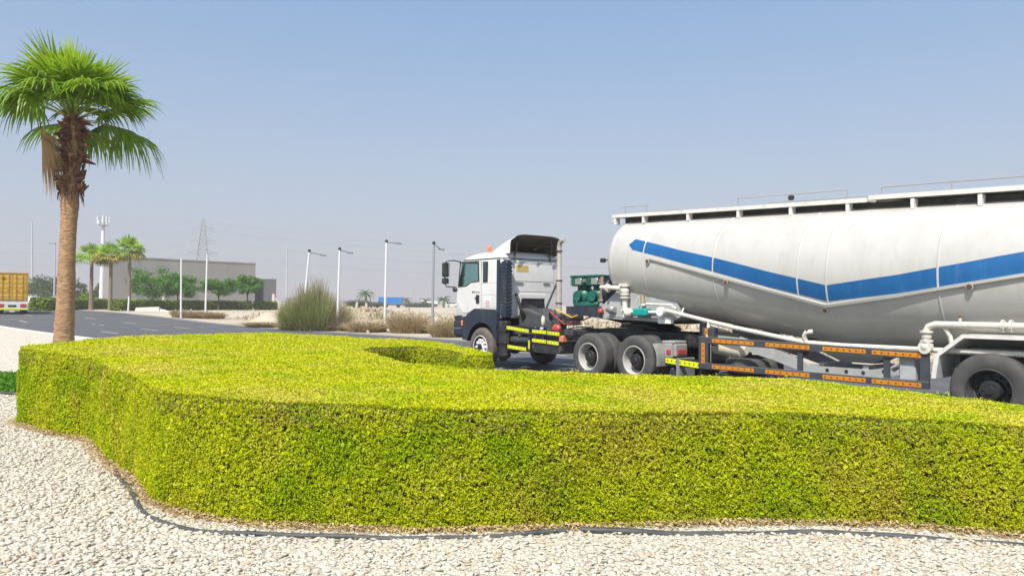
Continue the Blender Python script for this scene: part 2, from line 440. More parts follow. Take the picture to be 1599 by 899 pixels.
# gravel bed: sheet, with real stones near the viewer
gm = bpy.data.materials.new('white gravel bed'); gm.use_nodes = True; nt = gm.node_tree; b = nt.nodes['Principled BSDF']
b.inputs['Roughness'].default_value = 0.9
tc = nt.nodes.new('ShaderNodeTexCoord'); vo = nt.nodes.new('ShaderNodeTexVoronoi'); vo.inputs['Scale'].default_value = 17
nt.links.new(tc.outputs['Object'], vo.inputs[0])
hs = nt.nodes.new('ShaderNodeValToRGB'); e = hs.color_ramp.elements
e[0].color = (0.44, 0.39, 0.30, 1); e[1].color = (0.54, 0.50, 0.415, 1); e[0].position = 0.1; e[1].position = 0.6
sx = nt.nodes.new('ShaderNodeSeparateColor'); nt.links.new(vo.outputs['Color'], sx.inputs[0]); nt.links.new(sx.outputs[0], hs.inputs[0])
nt.links.new(hs.outputs[0], b.inputs['Base Color'])
bp = nt.nodes.new('ShaderNodeBump'); bp.inputs['Strength'].default_value = 0.9; bp.inputs['Distance'].default_value = 0.03; bp.invert = True
nt.links.new(vo.outputs['Distance'], bp.inputs['Height']); nt.links.new(bp.outputs[0], b.inputs['Normal'])
ribbon('gravel_bed', lambda s: -120 if s < 170 else near(s) - 3, lambda s: near(s) - 0.165, 0.0, gm, n=10)

# ------------------------------------------------------------------ the clipped hedge
FRONT = [(-6.72, 10.30), (-5.85, 9.62), (-5.12, 9.12), (-4.42, 8.17), (-3.7, 7.32), (-3.04, 6.42), (-2.56, 6.05), (-1.96, 5.82), (-0.95, 5.69), (0.02, 5.74), (1.02, 5.87), (2.56, 5.98), (3.89, 5.68), (5.2, 5.2), (6.2, 4.9)]
BACK = [(6.5, 5.2), (5.7, 6.1), (4.83, 7.03), (4.2, 8.0), (3.3, 9.1), (1.6, 9.03), (0.0, 9.09), (-1.22, 9.6), (-1.97, 10.99), (-2.42, 12.2), (-2.3, 12.95), (-1.75, 13.55), (-1.15, 12.9), (-0.70, 11.7), (-0.40, 11.55), (-0.32, 12.1), (-0.62, 13.0), (-1.20, 14.5), (-2.0, 15.6), (-3.28, 16.0), (-5.45, 16.7), (-6.45, 15.06), (-7.05, 13.85), (-7.1, 12.66), (-7.05, 11.47), (-6.95, 10.6)]
CTRL = FRONT + BACK
def catmull(C, sub=8, closed=True):
    n = len(C); out = []
    for i in range(n if closed else n - 1):
        if closed: p0, p1, p2, p3 = (np.array(C[(i + k) % n], float) for k in (-1, 0, 1, 2))
        else: p0, p1, p2, p3 = (np.array(C[min(max(i + k, 0), n - 1)], float) for k in (-1, 0, 1, 2))
        for q in range(sub):
            t = q / sub
            out.append(.5 * ((2 * p1) + (-p0 + p2) * t + (2 * p0 - 5 * p1 + 4 * p2 - p3) * t * t + (-p0 + 3 * p1 - 3 * p2 + p3) * t ** 3))
    if not closed: out.append(np.array(C[-1], float))
    return np.array(out)
HP = catmull(CTRL, 6)
def inside(P, poly):
    x, y = P[:, 0], P[:, 1]; r = np.zeros(len(P), bool); n = len(poly); j = n - 1
    for i in range(n):
        xi, yi = poly[i]; xj, yj = poly[j]
        if yi != yj:
            c = ((yi > y) != (yj > y)) & (x < (xj - xi) * (y - yi) / (yj - yi) + xi); r ^= c
        j = i
    return r
def seg_data(poly):
    a = poly; b_ = np.roll(poly, -1, 0); d = b_ - a; ln = np.linalg.norm(d, axis=1)
    nrm = np.stack([d[:, 1], -d[:, 0]], 1) / (ln[:, None] + 1e-9)
    area = 0.5 * np.sum(a[:, 0] * b_[:, 1] - b_[:, 0] * a[:, 1])
    if area < 0: nrm = -nrm
    return a, d, ln, nrm
def wav(x, y, k=1.0):
    return (np.sin(1.7 * k * x + 0.6) * np.cos(1.3 * k * y + 1.1) + 0.6 * np.sin(3.9 * k * x - 2.1 * k * y) + 0.4 * np.sin(7.3 * k * x + 5.7 * k * y + 1)) / 2
def htop(x, y): return 0.915 - 0.021 * x + 0.010 * wav(x, y)
def shrink(poly, d):
    a, dd, ln, nr = seg_data(poly); vn = unit(nr + np.roll(nr, 1, 0)); return poly - vn * d
hedge = thing('clipped_hedge', 'broad flat-topped yellow-green clipped hedge filling the foreground', 'hedge', (0, 8, 0))
ORG[:] = (0, 8, 0)
core = shrink(HP, 0.075)
mb = MB(); n = len(core)
vv = [(x, y, 0.0) for x, y in core] + [(x, y, htop(x, y) - 0.085) for x, y in core]
from mathutils.geometry import tessellate_polygon
tris = [t_ for t_ in tessellate_polygon([[Vector((x, y, 0)) for x, y in core]]) if inside(np.array([np.mean([core[i] for i in t_], 0)]), core)[0]]
mb.add(vv, [tuple(i + n for i in t_) for t_ in tris] + [(i, (i + 1) % n, (i + 1) % n + n, i + n) for i in range(n)])
core_m = mat('hedge twigs', (0.075, 0.075, 0.02), 0.9, col2=(0.03, 0.032, 0.01), vscale=30)
mb.build('twigs', core_m, hedge)
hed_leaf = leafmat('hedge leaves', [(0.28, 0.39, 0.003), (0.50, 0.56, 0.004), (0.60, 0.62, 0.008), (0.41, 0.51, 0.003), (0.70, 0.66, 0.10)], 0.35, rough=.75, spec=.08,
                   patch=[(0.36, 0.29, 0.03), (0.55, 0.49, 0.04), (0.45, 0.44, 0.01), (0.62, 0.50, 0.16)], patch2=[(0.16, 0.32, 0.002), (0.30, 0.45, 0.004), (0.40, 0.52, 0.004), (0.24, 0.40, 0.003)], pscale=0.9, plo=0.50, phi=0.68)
a, d, ln_, nr = seg_data(HP)
PP = []; NN = []; LL = []
def side_leaves(dens, lens, mask=None):
    w = ln_ * (mask if mask is not None else 1.0)
    tot = int(w.sum() * 0.92 * dens); idx = RNG.choice(len(a), tot, p=w / w.sum()); t = RNG.random((tot, 1))
    P = a[idx] + d[idx] * t; h_ = htop(P[:, 0], P[:, 1])
    z = RNG.random(tot) ** 0.95 * h_
    dep = np.abs(RNG.normal(0, 0.030, tot)) - 0.018
    und = 0.028 * wav(P[:, 0] * 1.5, z * 2.2 + P[:, 1] * 1.2, 1.6)
    rnd = np.maximum(0, z - (h_ - 0.07)) ** 2 / 0.07 * 0.9        # rounded shoulder
    P = P - nr[idx] * (dep - und + rnd)[:, None]
    PP.append(np.column_stack([P, z])); q = nr[idx]
    NN.append(np.column_stack([q, np.full(tot, 0.12)])); LL.append(np.full(tot, lens))
mid = a + d * .5
front_m = ((mid[:, 1] < 7.6) & (nr[:, 1] < 0.2)).astype(float) + 1e-6
left_m = ((mid[:, 1] >= 7.6) & (mid[:, 1] < 12.5) & (mid[:, 0] < -3) & (nr[:, 1] < 0.2)).astype(float) + 1e-6
bay_m = ((mid[:, 0] > -3) & (mid[:, 0] < 0) & (mid[:, 1] > 9.5)).astype(float) + 1e-6
side_leaves(30000, 0.0182, front_m); side_leaves(14000, 0.025, left_m); side_leaves(7000, 0.028, bay_m); side_leaves(1500, 0.04)
def top_leaves(n, lens, y0, y1):
    lo, hi = HP.min(0), HP.max(0)
    P = np.column_stack([RNG.uniform(lo[0], hi[0], n), RNG.uniform(y0, y1, n)])
    P = P[inside(P, HP)]; k = len(P)
    z = htop(P[:, 0], P[:, 1]) - np.abs(RNG.normal(0, 0.016, k)) + 0.012 + 0.012 * wav(P[:, 0] * 3, P[:, 1] * 3)
    PP.append(np.column_stack([P, z])); NN.append(np.tile([0, 0, 1.0], (k, 1))); LL.append(np.full(k, lens))
W_X = np.ptp(HP[:, 0])
N_SIDE = sum(len(q) for q in PP)
top_leaves(int(W_X * 1.6 * 13000), 0.021, 4.8, 6.4); top_leaves(int(W_X * 2.1 * 10000), 0.023, 6.4, 8.5)
top_leaves(int(W_X * 3 * 5600), 0.028, 8.5, 11.5); top_leaves(int(W_X * 5.3 * 3400), 0.035, 11.5, 16.8)
# stray shoots standing a little proud of the clipped surface
k = 1500; P = np.column_stack([RNG.uniform(-7, 6.4, k), RNG.uniform(5, 16, k)]); P = P[inside(P, HP)]; P = np.repeat(P, 5, 0) + RNG.normal(0, .010, (len(P) * 5, 2))
PP.append(np.column_stack([P, htop(P[:, 0], P[:, 1]) + RNG.uniform(.0, .055, len(P))])); NN.append(RNG.normal(0, 1, (len(P), 3)) + [0, -.3, .3]); LL.append(np.full(len(P), .024))
PP = np.concatenate(PP); NN = np.concatenate(NN); LL = np.concatenate(LL)
cell = np.floor(PP / np.array([.034, .034, .030])).astype(np.int64); hsh = (cell[:, 0] * 73856093) ^ (cell[:, 1] * 19349663) ^ (cell[:, 2] * 83492791)
rnd_c = (np.abs(hsh * 2654435761 % 1000003) % 1000) / 1000.
keep = (rnd_c > np.where(np.arange(len(PP)) < N_SIDE, .24, .06)) | (RNG.random(len(PP)) < .22)
N_SIDE = int(keep[:N_SIDE].sum()); PP, NN, LL = PP[keep], NN[keep], LL[keep]
# dead brown leaves along the shoulder and in patches of the clipped face
zr_ = PP[:N_SIDE, 2] / htop(PP[:N_SIDE, 0], PP[:N_SIDE, 1]); nz_ = wav(PP[:N_SIDE, 0] * 1.1 + 3, PP[:N_SIDE, 1] + PP[:N_SIDE, 2] * 2.2, 1.0)
pd = np.where(zr_ > .80, np.clip(.25 + .55 * nz_, .03, .6), np.clip(.35 * nz_ - .12, .015, .25)) * (NN[:N_SIDE, 1] < .4)
dead = RNG.random(N_SIDE) < pd * .62
PD, ND, LD = PP[:N_SIDE][dead], NN[:N_SIDE][dead], LL[:N_SIDE][dead]
keep = np.ones(len(PP), bool); keep[:N_SIDE] = ~dead; N_SIDE = int(keep[:N_SIDE].sum()); PP, NN, LL = PP[keep], NN[keep], LL[keep]
dead_leaf = leafmat('dead hedge leaves', [(0.22, 0.15, 0.05), (0.34, 0.25, 0.09), (0.28, 0.24, 0.05), (0.42, 0.33, 0.14)], .1, rough=.8, spec=.1)
Vd, Fd = leaf_quads(PD, ND, LD, 0.5, 0.7); np_mesh('dead_leaves', Vd - np.array([0, 8, 0]), Fd, dead_leaf, hedge)
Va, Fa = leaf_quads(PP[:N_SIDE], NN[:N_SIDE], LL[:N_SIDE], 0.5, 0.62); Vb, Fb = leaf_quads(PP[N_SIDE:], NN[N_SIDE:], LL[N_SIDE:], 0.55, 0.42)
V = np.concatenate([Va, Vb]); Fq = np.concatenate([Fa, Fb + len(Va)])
top_leaf = leafmat('sunlit top leaves', [(0.36, 0.43, 0.004), (0.58, 0.59, 0.006), (0.70, 0.68, 0.012), (0.48, 0.55, 0.004), (0.78, 0.72, 0.14)], 0.35, rough=.75, spec=.08,
                   patch=[(0.56, 0.50, 0.06), (0.70, 0.62, 0.10), (0.60, 0.58, 0.02), (0.78, 0.64, 0.24)], patch2=[(0.26, 0.42, 0.003), (0.44, 0.56, 0.005), (0.54, 0.62, 0.006)], pscale=0.7, plo=0.48, phi=0.70)  # paler copy of the hedge leaves; sunlit brightness of the top put into colour
V = V - np.array([0, 8, 0]); np_mesh('foliage', V, Fq, [hed_leaf, top_leaf], hedge, mi=(np.arange(len(Fq)) >= len(Fa)).astype(int))

# stones of the gravel bed
def stone_variants(k=10):
    out = []
    for i in range(k):
        bm = bmesh.new(); bmesh.ops.create_icosphere(bm, subdivisions=1, radius=1.0)
        rs = np.random.default_rng(100 + i); ax = rs.uniform(0.6, 1.15, 3); ax[2] *= 0.42
        P = np.array([v.co[:] for v in bm.verts]); P = P * rs.uniform(0.72, 1.12, (len(P), 1)) * ax
        bm.verts.index_update(); Ft = np.array([[v.index for v in f.verts] for f in bm.faces]); bm.free()
        out.append((P, Ft))
    return out
SV = stone_variants()
def scatter_stones(name, P, R, m, zoff=0.25, flat=True):
    """P (n,3) base points, R sizes"""
    n = len(P); idx = RNG.integers(0, len(SV), n); Vs = []; Fs = []; base = 0
    for q in range(len(SV)):
        w = np.where(idx == q)[0]
        if not len(w): continue
        sv, sf = SV[q]; k = len(w)
        ang = RNG.uniform(0, 2 * PI, k); tl = RNG.normal(0, 0.24 if flat else 1.0, (k, 2))
        ca, sa = np.cos(ang), np.sin(ang)
        x = sv[None, :, 0] * ca[:, None] - sv[None, :, 1] * sa[:, None]
        y = sv[None, :, 0] * sa[:, None] + sv[None, :, 1] * ca[:, None]
        z = sv[None, :, 2] + x * tl[:, :1] + y * tl[:, 1:]
        A = np.stack([x, y, z], 2) * R[w][:, None, None] + P[w][:, None, :]
        A[:, :, 2] += (R[w] * zoff)[:, None]
        Vs.append(A.reshape(-1, 3)); Fs.append((sf[None] + (np.arange(k) * len(sv))[:, None, None]).reshape(-1, 3) + base); base += k * len(sv)
    return np_mesh(name, np.concatenate(Vs), np.concatenate(Fs), m)
stone_m = leafmat('white limestone chips', [(0.46, 0.42, 0.345), (0.51, 0.475, 0.40), (0.555, 0.52, 0.445), (0.48, 0.44, 0.36), (0.53, 0.50, 0.43), (0.44, 0.35, 0.235)], 0.0, rough=0.9, spec=0.2)
S_ = []; R_ = []
def stones(n, x0, x1, y0, y1, r0, r1):
    P = np.column_stack([RNG.uniform(x0, x1, n), RNG.uniform(y0, y1, n)])
    vis = (np.abs(P[:, 0]) < P[:, 1] * 0.78 + 1.0)
    P = P[vis & ~inside(P, shrink(HP, -0.12))]
    S_.append(np.column_stack([P, RNG.uniform(-0.004, 0.010, len(P))])); R_.append(r0 + (r1 - r0) * RNG.random(len(P)) ** 2)
stones(56000, -6, 6, 3.2, 7.0, 0.010, 0.036); stones(26000, -9, -2.5, 7.0, 11.0, 0.013, 0.038); stones(16000, -14, -6, 11, 17.5, 0.018, 0.042)
scatter_stones('gravel', np.concatenate(S_), np.concatenate(R_), stone_m, .02).__setitem__('kind', 'stuff')
# dry litter under the hedge
k = 16000
w = ln_ * ((mid[:, 1] < 12.5) & (nr[:, 1] < 0.2)); idx = RNG.choice(len(a), k, p=w / w.sum()); t = RNG.random((k, 1))
P2 = a[idx] + d[idx] * t + nr[idx] * (np.abs(RNG.normal(0, 0.085, (k, 1))) - 0.05)
lit_m = leafmat('dry litter', [(0.50, 0.36, 0.18), (0.60, 0.46, 0.25), (0.44, 0.31, 0.15), (0.64, 0.53, 0.34)], 0.1)
V, Fq = leaf_quads(np.column_stack([P2, RNG.uniform(0.008, 0.045, k)]), np.tile([0, 0, 1.0], (k, 1)), 0.042, 0.34, 0.22)
tag(np_mesh('dry_leaf_litter', V, Fq, lit_m), kind='stuff')

# irrigation hoses lying along the hedge foot
hose_m = mat('dusty black irrigation pipe', (0.028, 0.034, 0.036), 0.6, col2=(0.08, 0.085, 0.085), vscale=6)
def hose(name, pts, r, label, group, sink=.45):
    C = catmull(pts, 6, False); mb = MB((C[0][0], C[0][1], 0)); z0 = r * sink + 0.002
    mb.tube([(x, y, z0 + 0.008 * math.sin(3.1 * x) + 0.004 * math.sin(9 * x) - (0.016 * min(1, max(0, x - 1.0)) if r > .024 else 0)) for x, y in C], r, 10)
    o = mb.build(name, hose_m, None, 60); o.location = (C[0][0], C[0][1], 0); return tag(o, label, 'hose', group)
hose('irrigation_hose', [(-3.93, 7.45), (-3.44, 6.78), (-3.07, 6.22), (-2.83, 5.94), (-2.50, 5.70), (-2.09, 5.56), (-1.4, 5.49), (-0.69, 5.49), (0.02, 5.57), (0.44, 5.68)], 0.020, 'long dark irrigation hose curving round the left corner of the hedge foot', 'irrigation pipes by the hedge', .35)
hose('irrigation_hose', [(0.53, 5.69), (0.92, 5.65), (1.48, 5.66), (2.23, 5.71), (2.92, 5.64), (3.78, 5.46), (5.0, 5.0)], 0.026, 'thicker black pipe with an open end lying before the middle of the hedge', 'irrigation pipes by the hedge')

# small patch of ground cover on the left, with its edging
def hedge_block(name, pts, hh, label, leaf, dens, ls, cat='hedge', rough=0.05, group=None, z=None, twig=None):
    C = np.array(pts, float); c0 = C.mean(0); z0 = zxy(*c0) if z is None else z
    t = thing(name, label, cat, (c0[0], c0[1], z0), 0, group); Q = catmull([tuple(p - c0) for p in C], 4)
    mb = MB((0, 0, 0)); c = shrink(Q, rough * 1.2); n = len(c)
    mb.add([(x, y, -0.02) for x, y in c] + [(x, y, hh - rough) for x, y in c], [tuple(range(n, 2 * n))] + [(i, (i + 1) % n, (i + 1) % n + n, i + n) for i in range(n)])
    mb.build('twigs', twig or core_m, t)
    a, d, ln, nr = seg_data(Q); tot = int(ln.sum() * hh * dens); idx = RNG.choice(len(a), tot, p=ln / ln.sum())
    P = a[idx] + d[idx] * RNG.random((tot, 1)); z_ = RNG.random(tot) * hh
    P = P - nr[idx] * (np.abs(RNG.normal(0, rough, tot)) - rough * .5 + np.maximum(0, z_ - hh * .8) * .6)[:, None]
    lo, hi = Q.min(0), Q.max(0); k = int((hi - lo).prod() * dens)
    T = np.column_stack([RNG.uniform(lo[0], hi[0], k), RNG.uniform(lo[1], hi[1], k)]); T = T[inside(T, Q)]
    zt = hh + RNG.normal(0, rough * .6, len(T)) + rough * .8 * wav(T[:, 0], T[:, 1], 1.3)
    PP = np.concatenate([np.column_stack([P, z_]), np.column_stack([T, zt])])
    NN = np.concatenate([np.column_stack([nr[idx], np.full(tot, .4)]), np.tile([0, 0, 1.], (len(T), 1))])
    V, Fq = leaf_quads(PP, NN, ls, 0.5, 0.8); np_mesh('foliage', V, Fq, leaf, t); return t
dk_leaf = leafmat('dark green leaves', [(0.03, 0.10, 0.008), (0.06, 0.16, 0.012), (0.09, 0.20, 0.02), (0.05, 0.13, 0.01)], 0.25)
hg_leaf = leafmat('mid green leaves', [(0.09, 0.17, 0.010), (0.16, 0.26, 0.014), (0.23, 0.32, 0.022), (0.12, 0.21, 0.010)], 0.3)
gc_leaf = leafmat('bright ground cover', [(0.06, 0.20, 0.008), (0.10, 0.28, 0.012), (0.15, 0.34, 0.02)], 0.3)
hedge_block('ground_cover', [(-12.6, 15.2), (-11.0, 14.4), (-9.6, 13.9), (-8.95, 13.7), (-8.6, 14.3), (-9.0, 15.2), (-10.4, 16.0), (-12.4, 16.4)], 0.13, 'low patch of bright green ground cover on the gravel left of the hedge', gc_leaf, 2000, 0.05, 'plant')
mb = MB((-10, 14, 0)); mb.tube([(-12.6, 15.05, .03), (-11, 14.25, .03), (-9.6, 13.72, .03), (-8.9, 13.52, .03)], 0.022, 8)
o = mb.build('edging_pipe', hose_m, None, 60); o.location = (-10, 14, 0); tag(o, 'thin black edging pipe in front of the low green ground cover', 'hose')

# ------------------------------------------------------------------ fan palms
def frond_mesh(rng, Lp, R, nleaf=38, droop=0.6, span=2.0, seg=6, fold=0.25, curve=0.35, el=0.5):
    """petiole along +x (starting at the origin, at elevation el), blade a pleated fan; returns verts, quads for petiole and blade"""
    V = []; Fq = []
    # petiole: curved strip with a triangular section
    pts = []; e = el; p = np.zeros(3); n = 7
    for i in range(n):
        pts.append(p.copy()); e -= curve / n; p = p + Lp / (n - 1) * np.array([math.cos(e), 0, math.sin(e)])
    hub = pts[-1]; t = np.array([math.cos(e), 0, math.sin(e)]); b_ = np.array([0, 1.0, 0]); nn = np.cross(b_, t); nn = -nn if nn[2] < 0 else nn
    nn = np.array([-t[2], 0, t[0]])
    for i, q in enumerate(pts):
        w = 0.030 * (1 - 0.55 * i / n)
        V += [q + [0, w, 0], q + [0, -w, 0], q - nn * w * 0.9]
    for i in range(n - 1):
        a = 3 * i
        for k in range(3): Fq.append((a + k, a + (k + 1) % 3, a + 3 + (k + 1) % 3, a + 3 + k))
    npet = len(Fq)
    for j in range(nleaf):
        u = (j + .5) / nleaf * 2 - 1; th = u * span * .5 * 1.05
        Rj = R * (1 - 0.28 * abs(u) ** 2) * rng.uniform(0.9, 1.08)
        dirv = t * math.cos(th) + b_ * math.sin(th)
        side = np.cross(nn, dirv); side /= np.linalg.norm(side)
        dth = span / nleaf; base = len(V); dj = droop * rng.uniform(0.7, 1.3); tw = rng.normal(0, .12)
        for i in range(seg + 1):
            f = i / seg; r = Rj * f
            c = hub + dirv * r - nn * (abs(u) ** 1.5) * fold * r
            sg = max(0, f - 0.42); dz = dj * Rj * sg ** 2 * 2.2
            c = c + np.array([0, 0, -dz]) - dirv * dz * 0.32 + side * tw * sg * Rj * .6
            w = dth * min(r, Rj * 0.58) * 0.56 + 0.004
            if f > 0.58: w *= max(0.06, 1 - (f - 0.58) / 0.42) ** 0.8
            pl = nn * w * 0.45
            V += [c + side * w - pl, c + pl * .6, c - side * w - pl]
        for i in range(seg):
            a = base + 3 * i
            Fq += [(a, a + 1, a + 4, a + 3), (a + 1, a + 2, a + 5, a + 4)]
    mi = [1] * npet + [0] * (len(Fq) - npet)
    return np.array(V), Fq, mi
frond_m = leafmat('palm frond blades', [(0.12, 0.24, 0.012), (0.18, 0.31, 0.016), (0.25, 0.37, 0.025)], 0.45, rough=0.38, spec=0.5)
frond_y = leafmat('young frond blades', [(0.27, 0.44, 0.02), (0.38, 0.52, 0.04)], 0.38, rough=0.4, spec=0.4)
frond_yel = leafmat('yellowing frond blades', [(0.30, 0.27, 0.03), (0.42, 0.33, 0.05)], 0.3)
frond_dead = leafmat('dead frond', [(0.22, 0.13, 0.055), (0.32, 0.20, 0.09), (0.40, 0.28, 0.14)], 0.15)
petiole_m = mat('frond stalk', (0.20, 0.24, 0.04), 0.5, var=0.3, vscale=8)
bark = bpy.data.materials.new('palm bark'); bark.use_nodes = True; nt = bark.node_tree; b = nt.nodes['Principled BSDF']; b.inputs['Roughness'].default_value = .9
tc = nt.nodes.new('ShaderNodeTexCoord'); mp = nt.nodes.new('ShaderNodeMapping'); mp.inputs['Scale'].default_value = (4.5, 4.5, 11); nt.links.new(tc.outputs['Object'], mp.inputs[0])
n1 = nt.nodes.new('ShaderNodeTexNoise'); n1.inputs['Scale'].default_value = 2.2; n1.inputs['Detail'].default_value = 7; nt.links.new(mp.outputs[0], n1.inputs[0])
rp = nt.nodes.new('ShaderNodeValToRGB'); rp.color_ramp.elements[0].position = .33; rp.color_ramp.elements[1].position = .66
rp.color_ramp.elements[0].color = (0.24, 0.14, 0.075, 1); rp.color_ramp.elements[1].color = (0.41, 0.255, 0.14, 1)
nt.links.new(n1.outputs[0], rp.inputs[0]); nt.links.new(rp.outputs[0], b.inputs['Base Color'])
bp = nt.nodes.new('ShaderNodeBump'); bp.inputs['Strength'].default_value = .8; bp.inputs['Distance'].default_value = .03; nt.links.new(n1.outputs[0], bp.inputs['Height']); nt.links.new(bp.outputs[0], b.inputs['Normal'])
boot_m = mat('old leaf bases', (0.20, 0.095, 0.06), 0.9, col2=(0.07, 0.03, 0.025), vscale=7)
bark_far = mat('grey brown palm bark', (0.25, 0.19, 0.14), 0.9, var=0.3, vscale=3)

def put_frond(parent, rng, ctr, az, el, Lp, R, mats, name='frond', **kw):
    V, Fq, mi = frond_mesh(rng, Lp, R, el=el, **kw)
    ca, sa = math.cos(az), math.sin(az)
    x = V[:, 0] * ca - V[:, 1] * sa; y = V[:, 0] * sa + V[:, 1] * ca
    V2 = np.column_stack([x, y, V[:, 2]]) + np.array(ctr)
    return np_mesh(name, V2, Fq, mats, parent, mi=mi)

def palm(base, top, r_base, r_top, nfr, Lp, R, label, near=False, lean=0.0, group=None, yel=0, seed=1, nleaf=26, bootlen=1.5):
    rng = np.random.default_rng(seed)
    t = thing('fan_palm', label, 'palm tree', base, 0, group); H = top - base[2]
    # trunk
    V = []; Fq = []; n = 24 if near else 10; m = 60 if near else 10
    for i in range(m + 1):
        f = i / m; z = H * f; r = r_top + (r_base - r_top) * (1 - f) ** 2.2
        if near: r += 0.03 * math.exp(-((f - .70) / .09) ** 2) + rng.normal(0, 0.0035); 
        ox = lean * f ** 1.3
        for k in range(n):
            a_ = 2 * PI * k / n; rr = r * (1 + (0.02 * math.sin(5 * a_ + z * 3) if near else 0)); V.append((ox + rr * math.cos(a_), rr * math.sin(a_), z))
    for i in range(m):
        for k in range(n): Fq.append((i * n + k, i * n + (k + 1) % n, (i + 1) * n + (k + 1) % n, (i + 1) * n + k))
    np_mesh('trunk', V, Fq, bark if near else bark_far, t, True)
    if near:
        # old leaf bases wrapped round the upper trunk
        mb = MB((0, 0, 0)); k = 0; z = H - bootlen
        while z < H + 0.05:
            f = (z - (H - bootlen)) / bootlen; rr = r_top * (1.75 - 0.75 * f) + 0.02
            for q in range(2):
                az = k * 2.399 + rng.normal(0, .15); k += 1
                c = Vector((lean * (z / H) ** 1.3 + math.cos(az) * rr * .85, math.sin(az) * rr * .85, z + rng.normal(0, .03)))
                o = Vector((math.cos(az), math.sin(az), 0)); s_ = Vector((-math.sin(az), math.cos(az), 0))
                ll = rng.uniform(.12, .26); sp_ = rng.uniform(.35, .95); w = rng.uniform(.04, .075); tip = c + o * ll * sp_ + Vector((0, 0, ll * (1.15 - sp_)))
                if rng.random() < .25: tip = c + o * ll * 1.1 - Vector((0, 0, .07))
                mb.hull([c + s_ * w - Vector((0, 0, .05)), c - s_ * w - Vector((0, 0, .05)), c + s_ * w * .9 + Vector((0, 0, .07)), c - s_ * w * .9 + Vector((0, 0, .07)), c + o * .05,
                         tip + s_ * w * .35, tip - s_ * w * .35, tip + Vector((0, 0, .025))])
            z += 0.035
        # fibre tufts below the leaf bases
        for q in range(46):
            az = rng.uniform(0, 2 * PI); z0 = H - bootlen + rng.uniform(-.05, .15); rr = r_top * 1.35
            p = Vector((lean * .8 + math.cos(az) * rr, math.sin(az) * rr, z0)); l2 = rng.uniform(.1, .34)
            mb.tube([p, p + Vector((math.cos(az) * .05, math.sin(az) * .05, -l2 * .5)), p + Vector((math.cos(az) * .06, math.sin(az) * .06, -l2))], [.012, .010, .003], 4)
        mb.build('leaf_bases', boot_m, t)
    ctr = (lean, 0, H)
    for i in range(nfr):
        f = i / (nfr - 1); az = i * 2.39996 + rng.normal(0, .12); el = math.radians(87 - (66 if near else 84) * f ** 0.8) + rng.normal(0, .16)
        if near and math.sin(az) < -.45: el = max(el, math.radians(38))
        my = [frond_y, petiole_m] if f < 0.6 else [frond_m, petiole_m]
        if yel and i >= nfr - yel: my = [frond_yel, petiole_m]
        put_frond(t, rng, ctr, az, el, Lp * rng.uniform(.8, 1.25) * (0.85 + .35 * f), R * rng.uniform(.88, 1.1), my, nleaf=nleaf,
                  droop=max(.05, 0.06 + 0.42 * min(1, f * 1.4) + rng.uniform(-.18, .30)), span=2.2 + .7 * f, seg=6 if near else 4, fold=.10 + .30 * f, curve=.10 + .35 * f)
    return t, rng, ctr

pb = at(99, 533, 15.8); pb = (pb.x, pb.y, 0.0)
bigpalm, prng, pctr = palm(pb, 5.56, 0.225, 0.140, 42, 0.72, 1.10, 'tall fan palm with brown dead frond standing behind left end of hedge', True, 0.11, seed=5, nleaf=36)
for (az, dx, dz, R, L2) in ((4.35, -.42, -.05, 1.15, .34), (4.0, -.34, -.22, 1.0, .36), (3.7, -.2, -.3, .9, .40)):
    put_frond(bigpalm, prng, (pctr[0] + dx, -.12, pctr[2] + dz), az, 0.35, L2, R, [frond_dead, boot_m], 'dead_frond', nleaf=38, droop=.5, span=1.35, fold=.5, curve=2.15)

# three palms before the grey building
for px, Y, top, H_, lab, sd, yl in ((142, 98, 402, 0, 'leftmost of the three small palms by the grey building, all green', 21, 0),
                                  (172, 97, 402, 0, 'middle of the three small palms, pale drooping crown against the wall corner', 22, 9),
                                  (201, 95, 392, 0, 'tallest of the three small palms, with an orange yellow lower frond', 23, 3)):
    g = gnd(px, Y); zt = hgt(px, top, Y)
    palm((g.x, g.y, g.z), zt, 0.30, 0.2, 28, 0.85, 1.5, lab, False, 0.0, 'small palms by the building', yl, sd, 14)

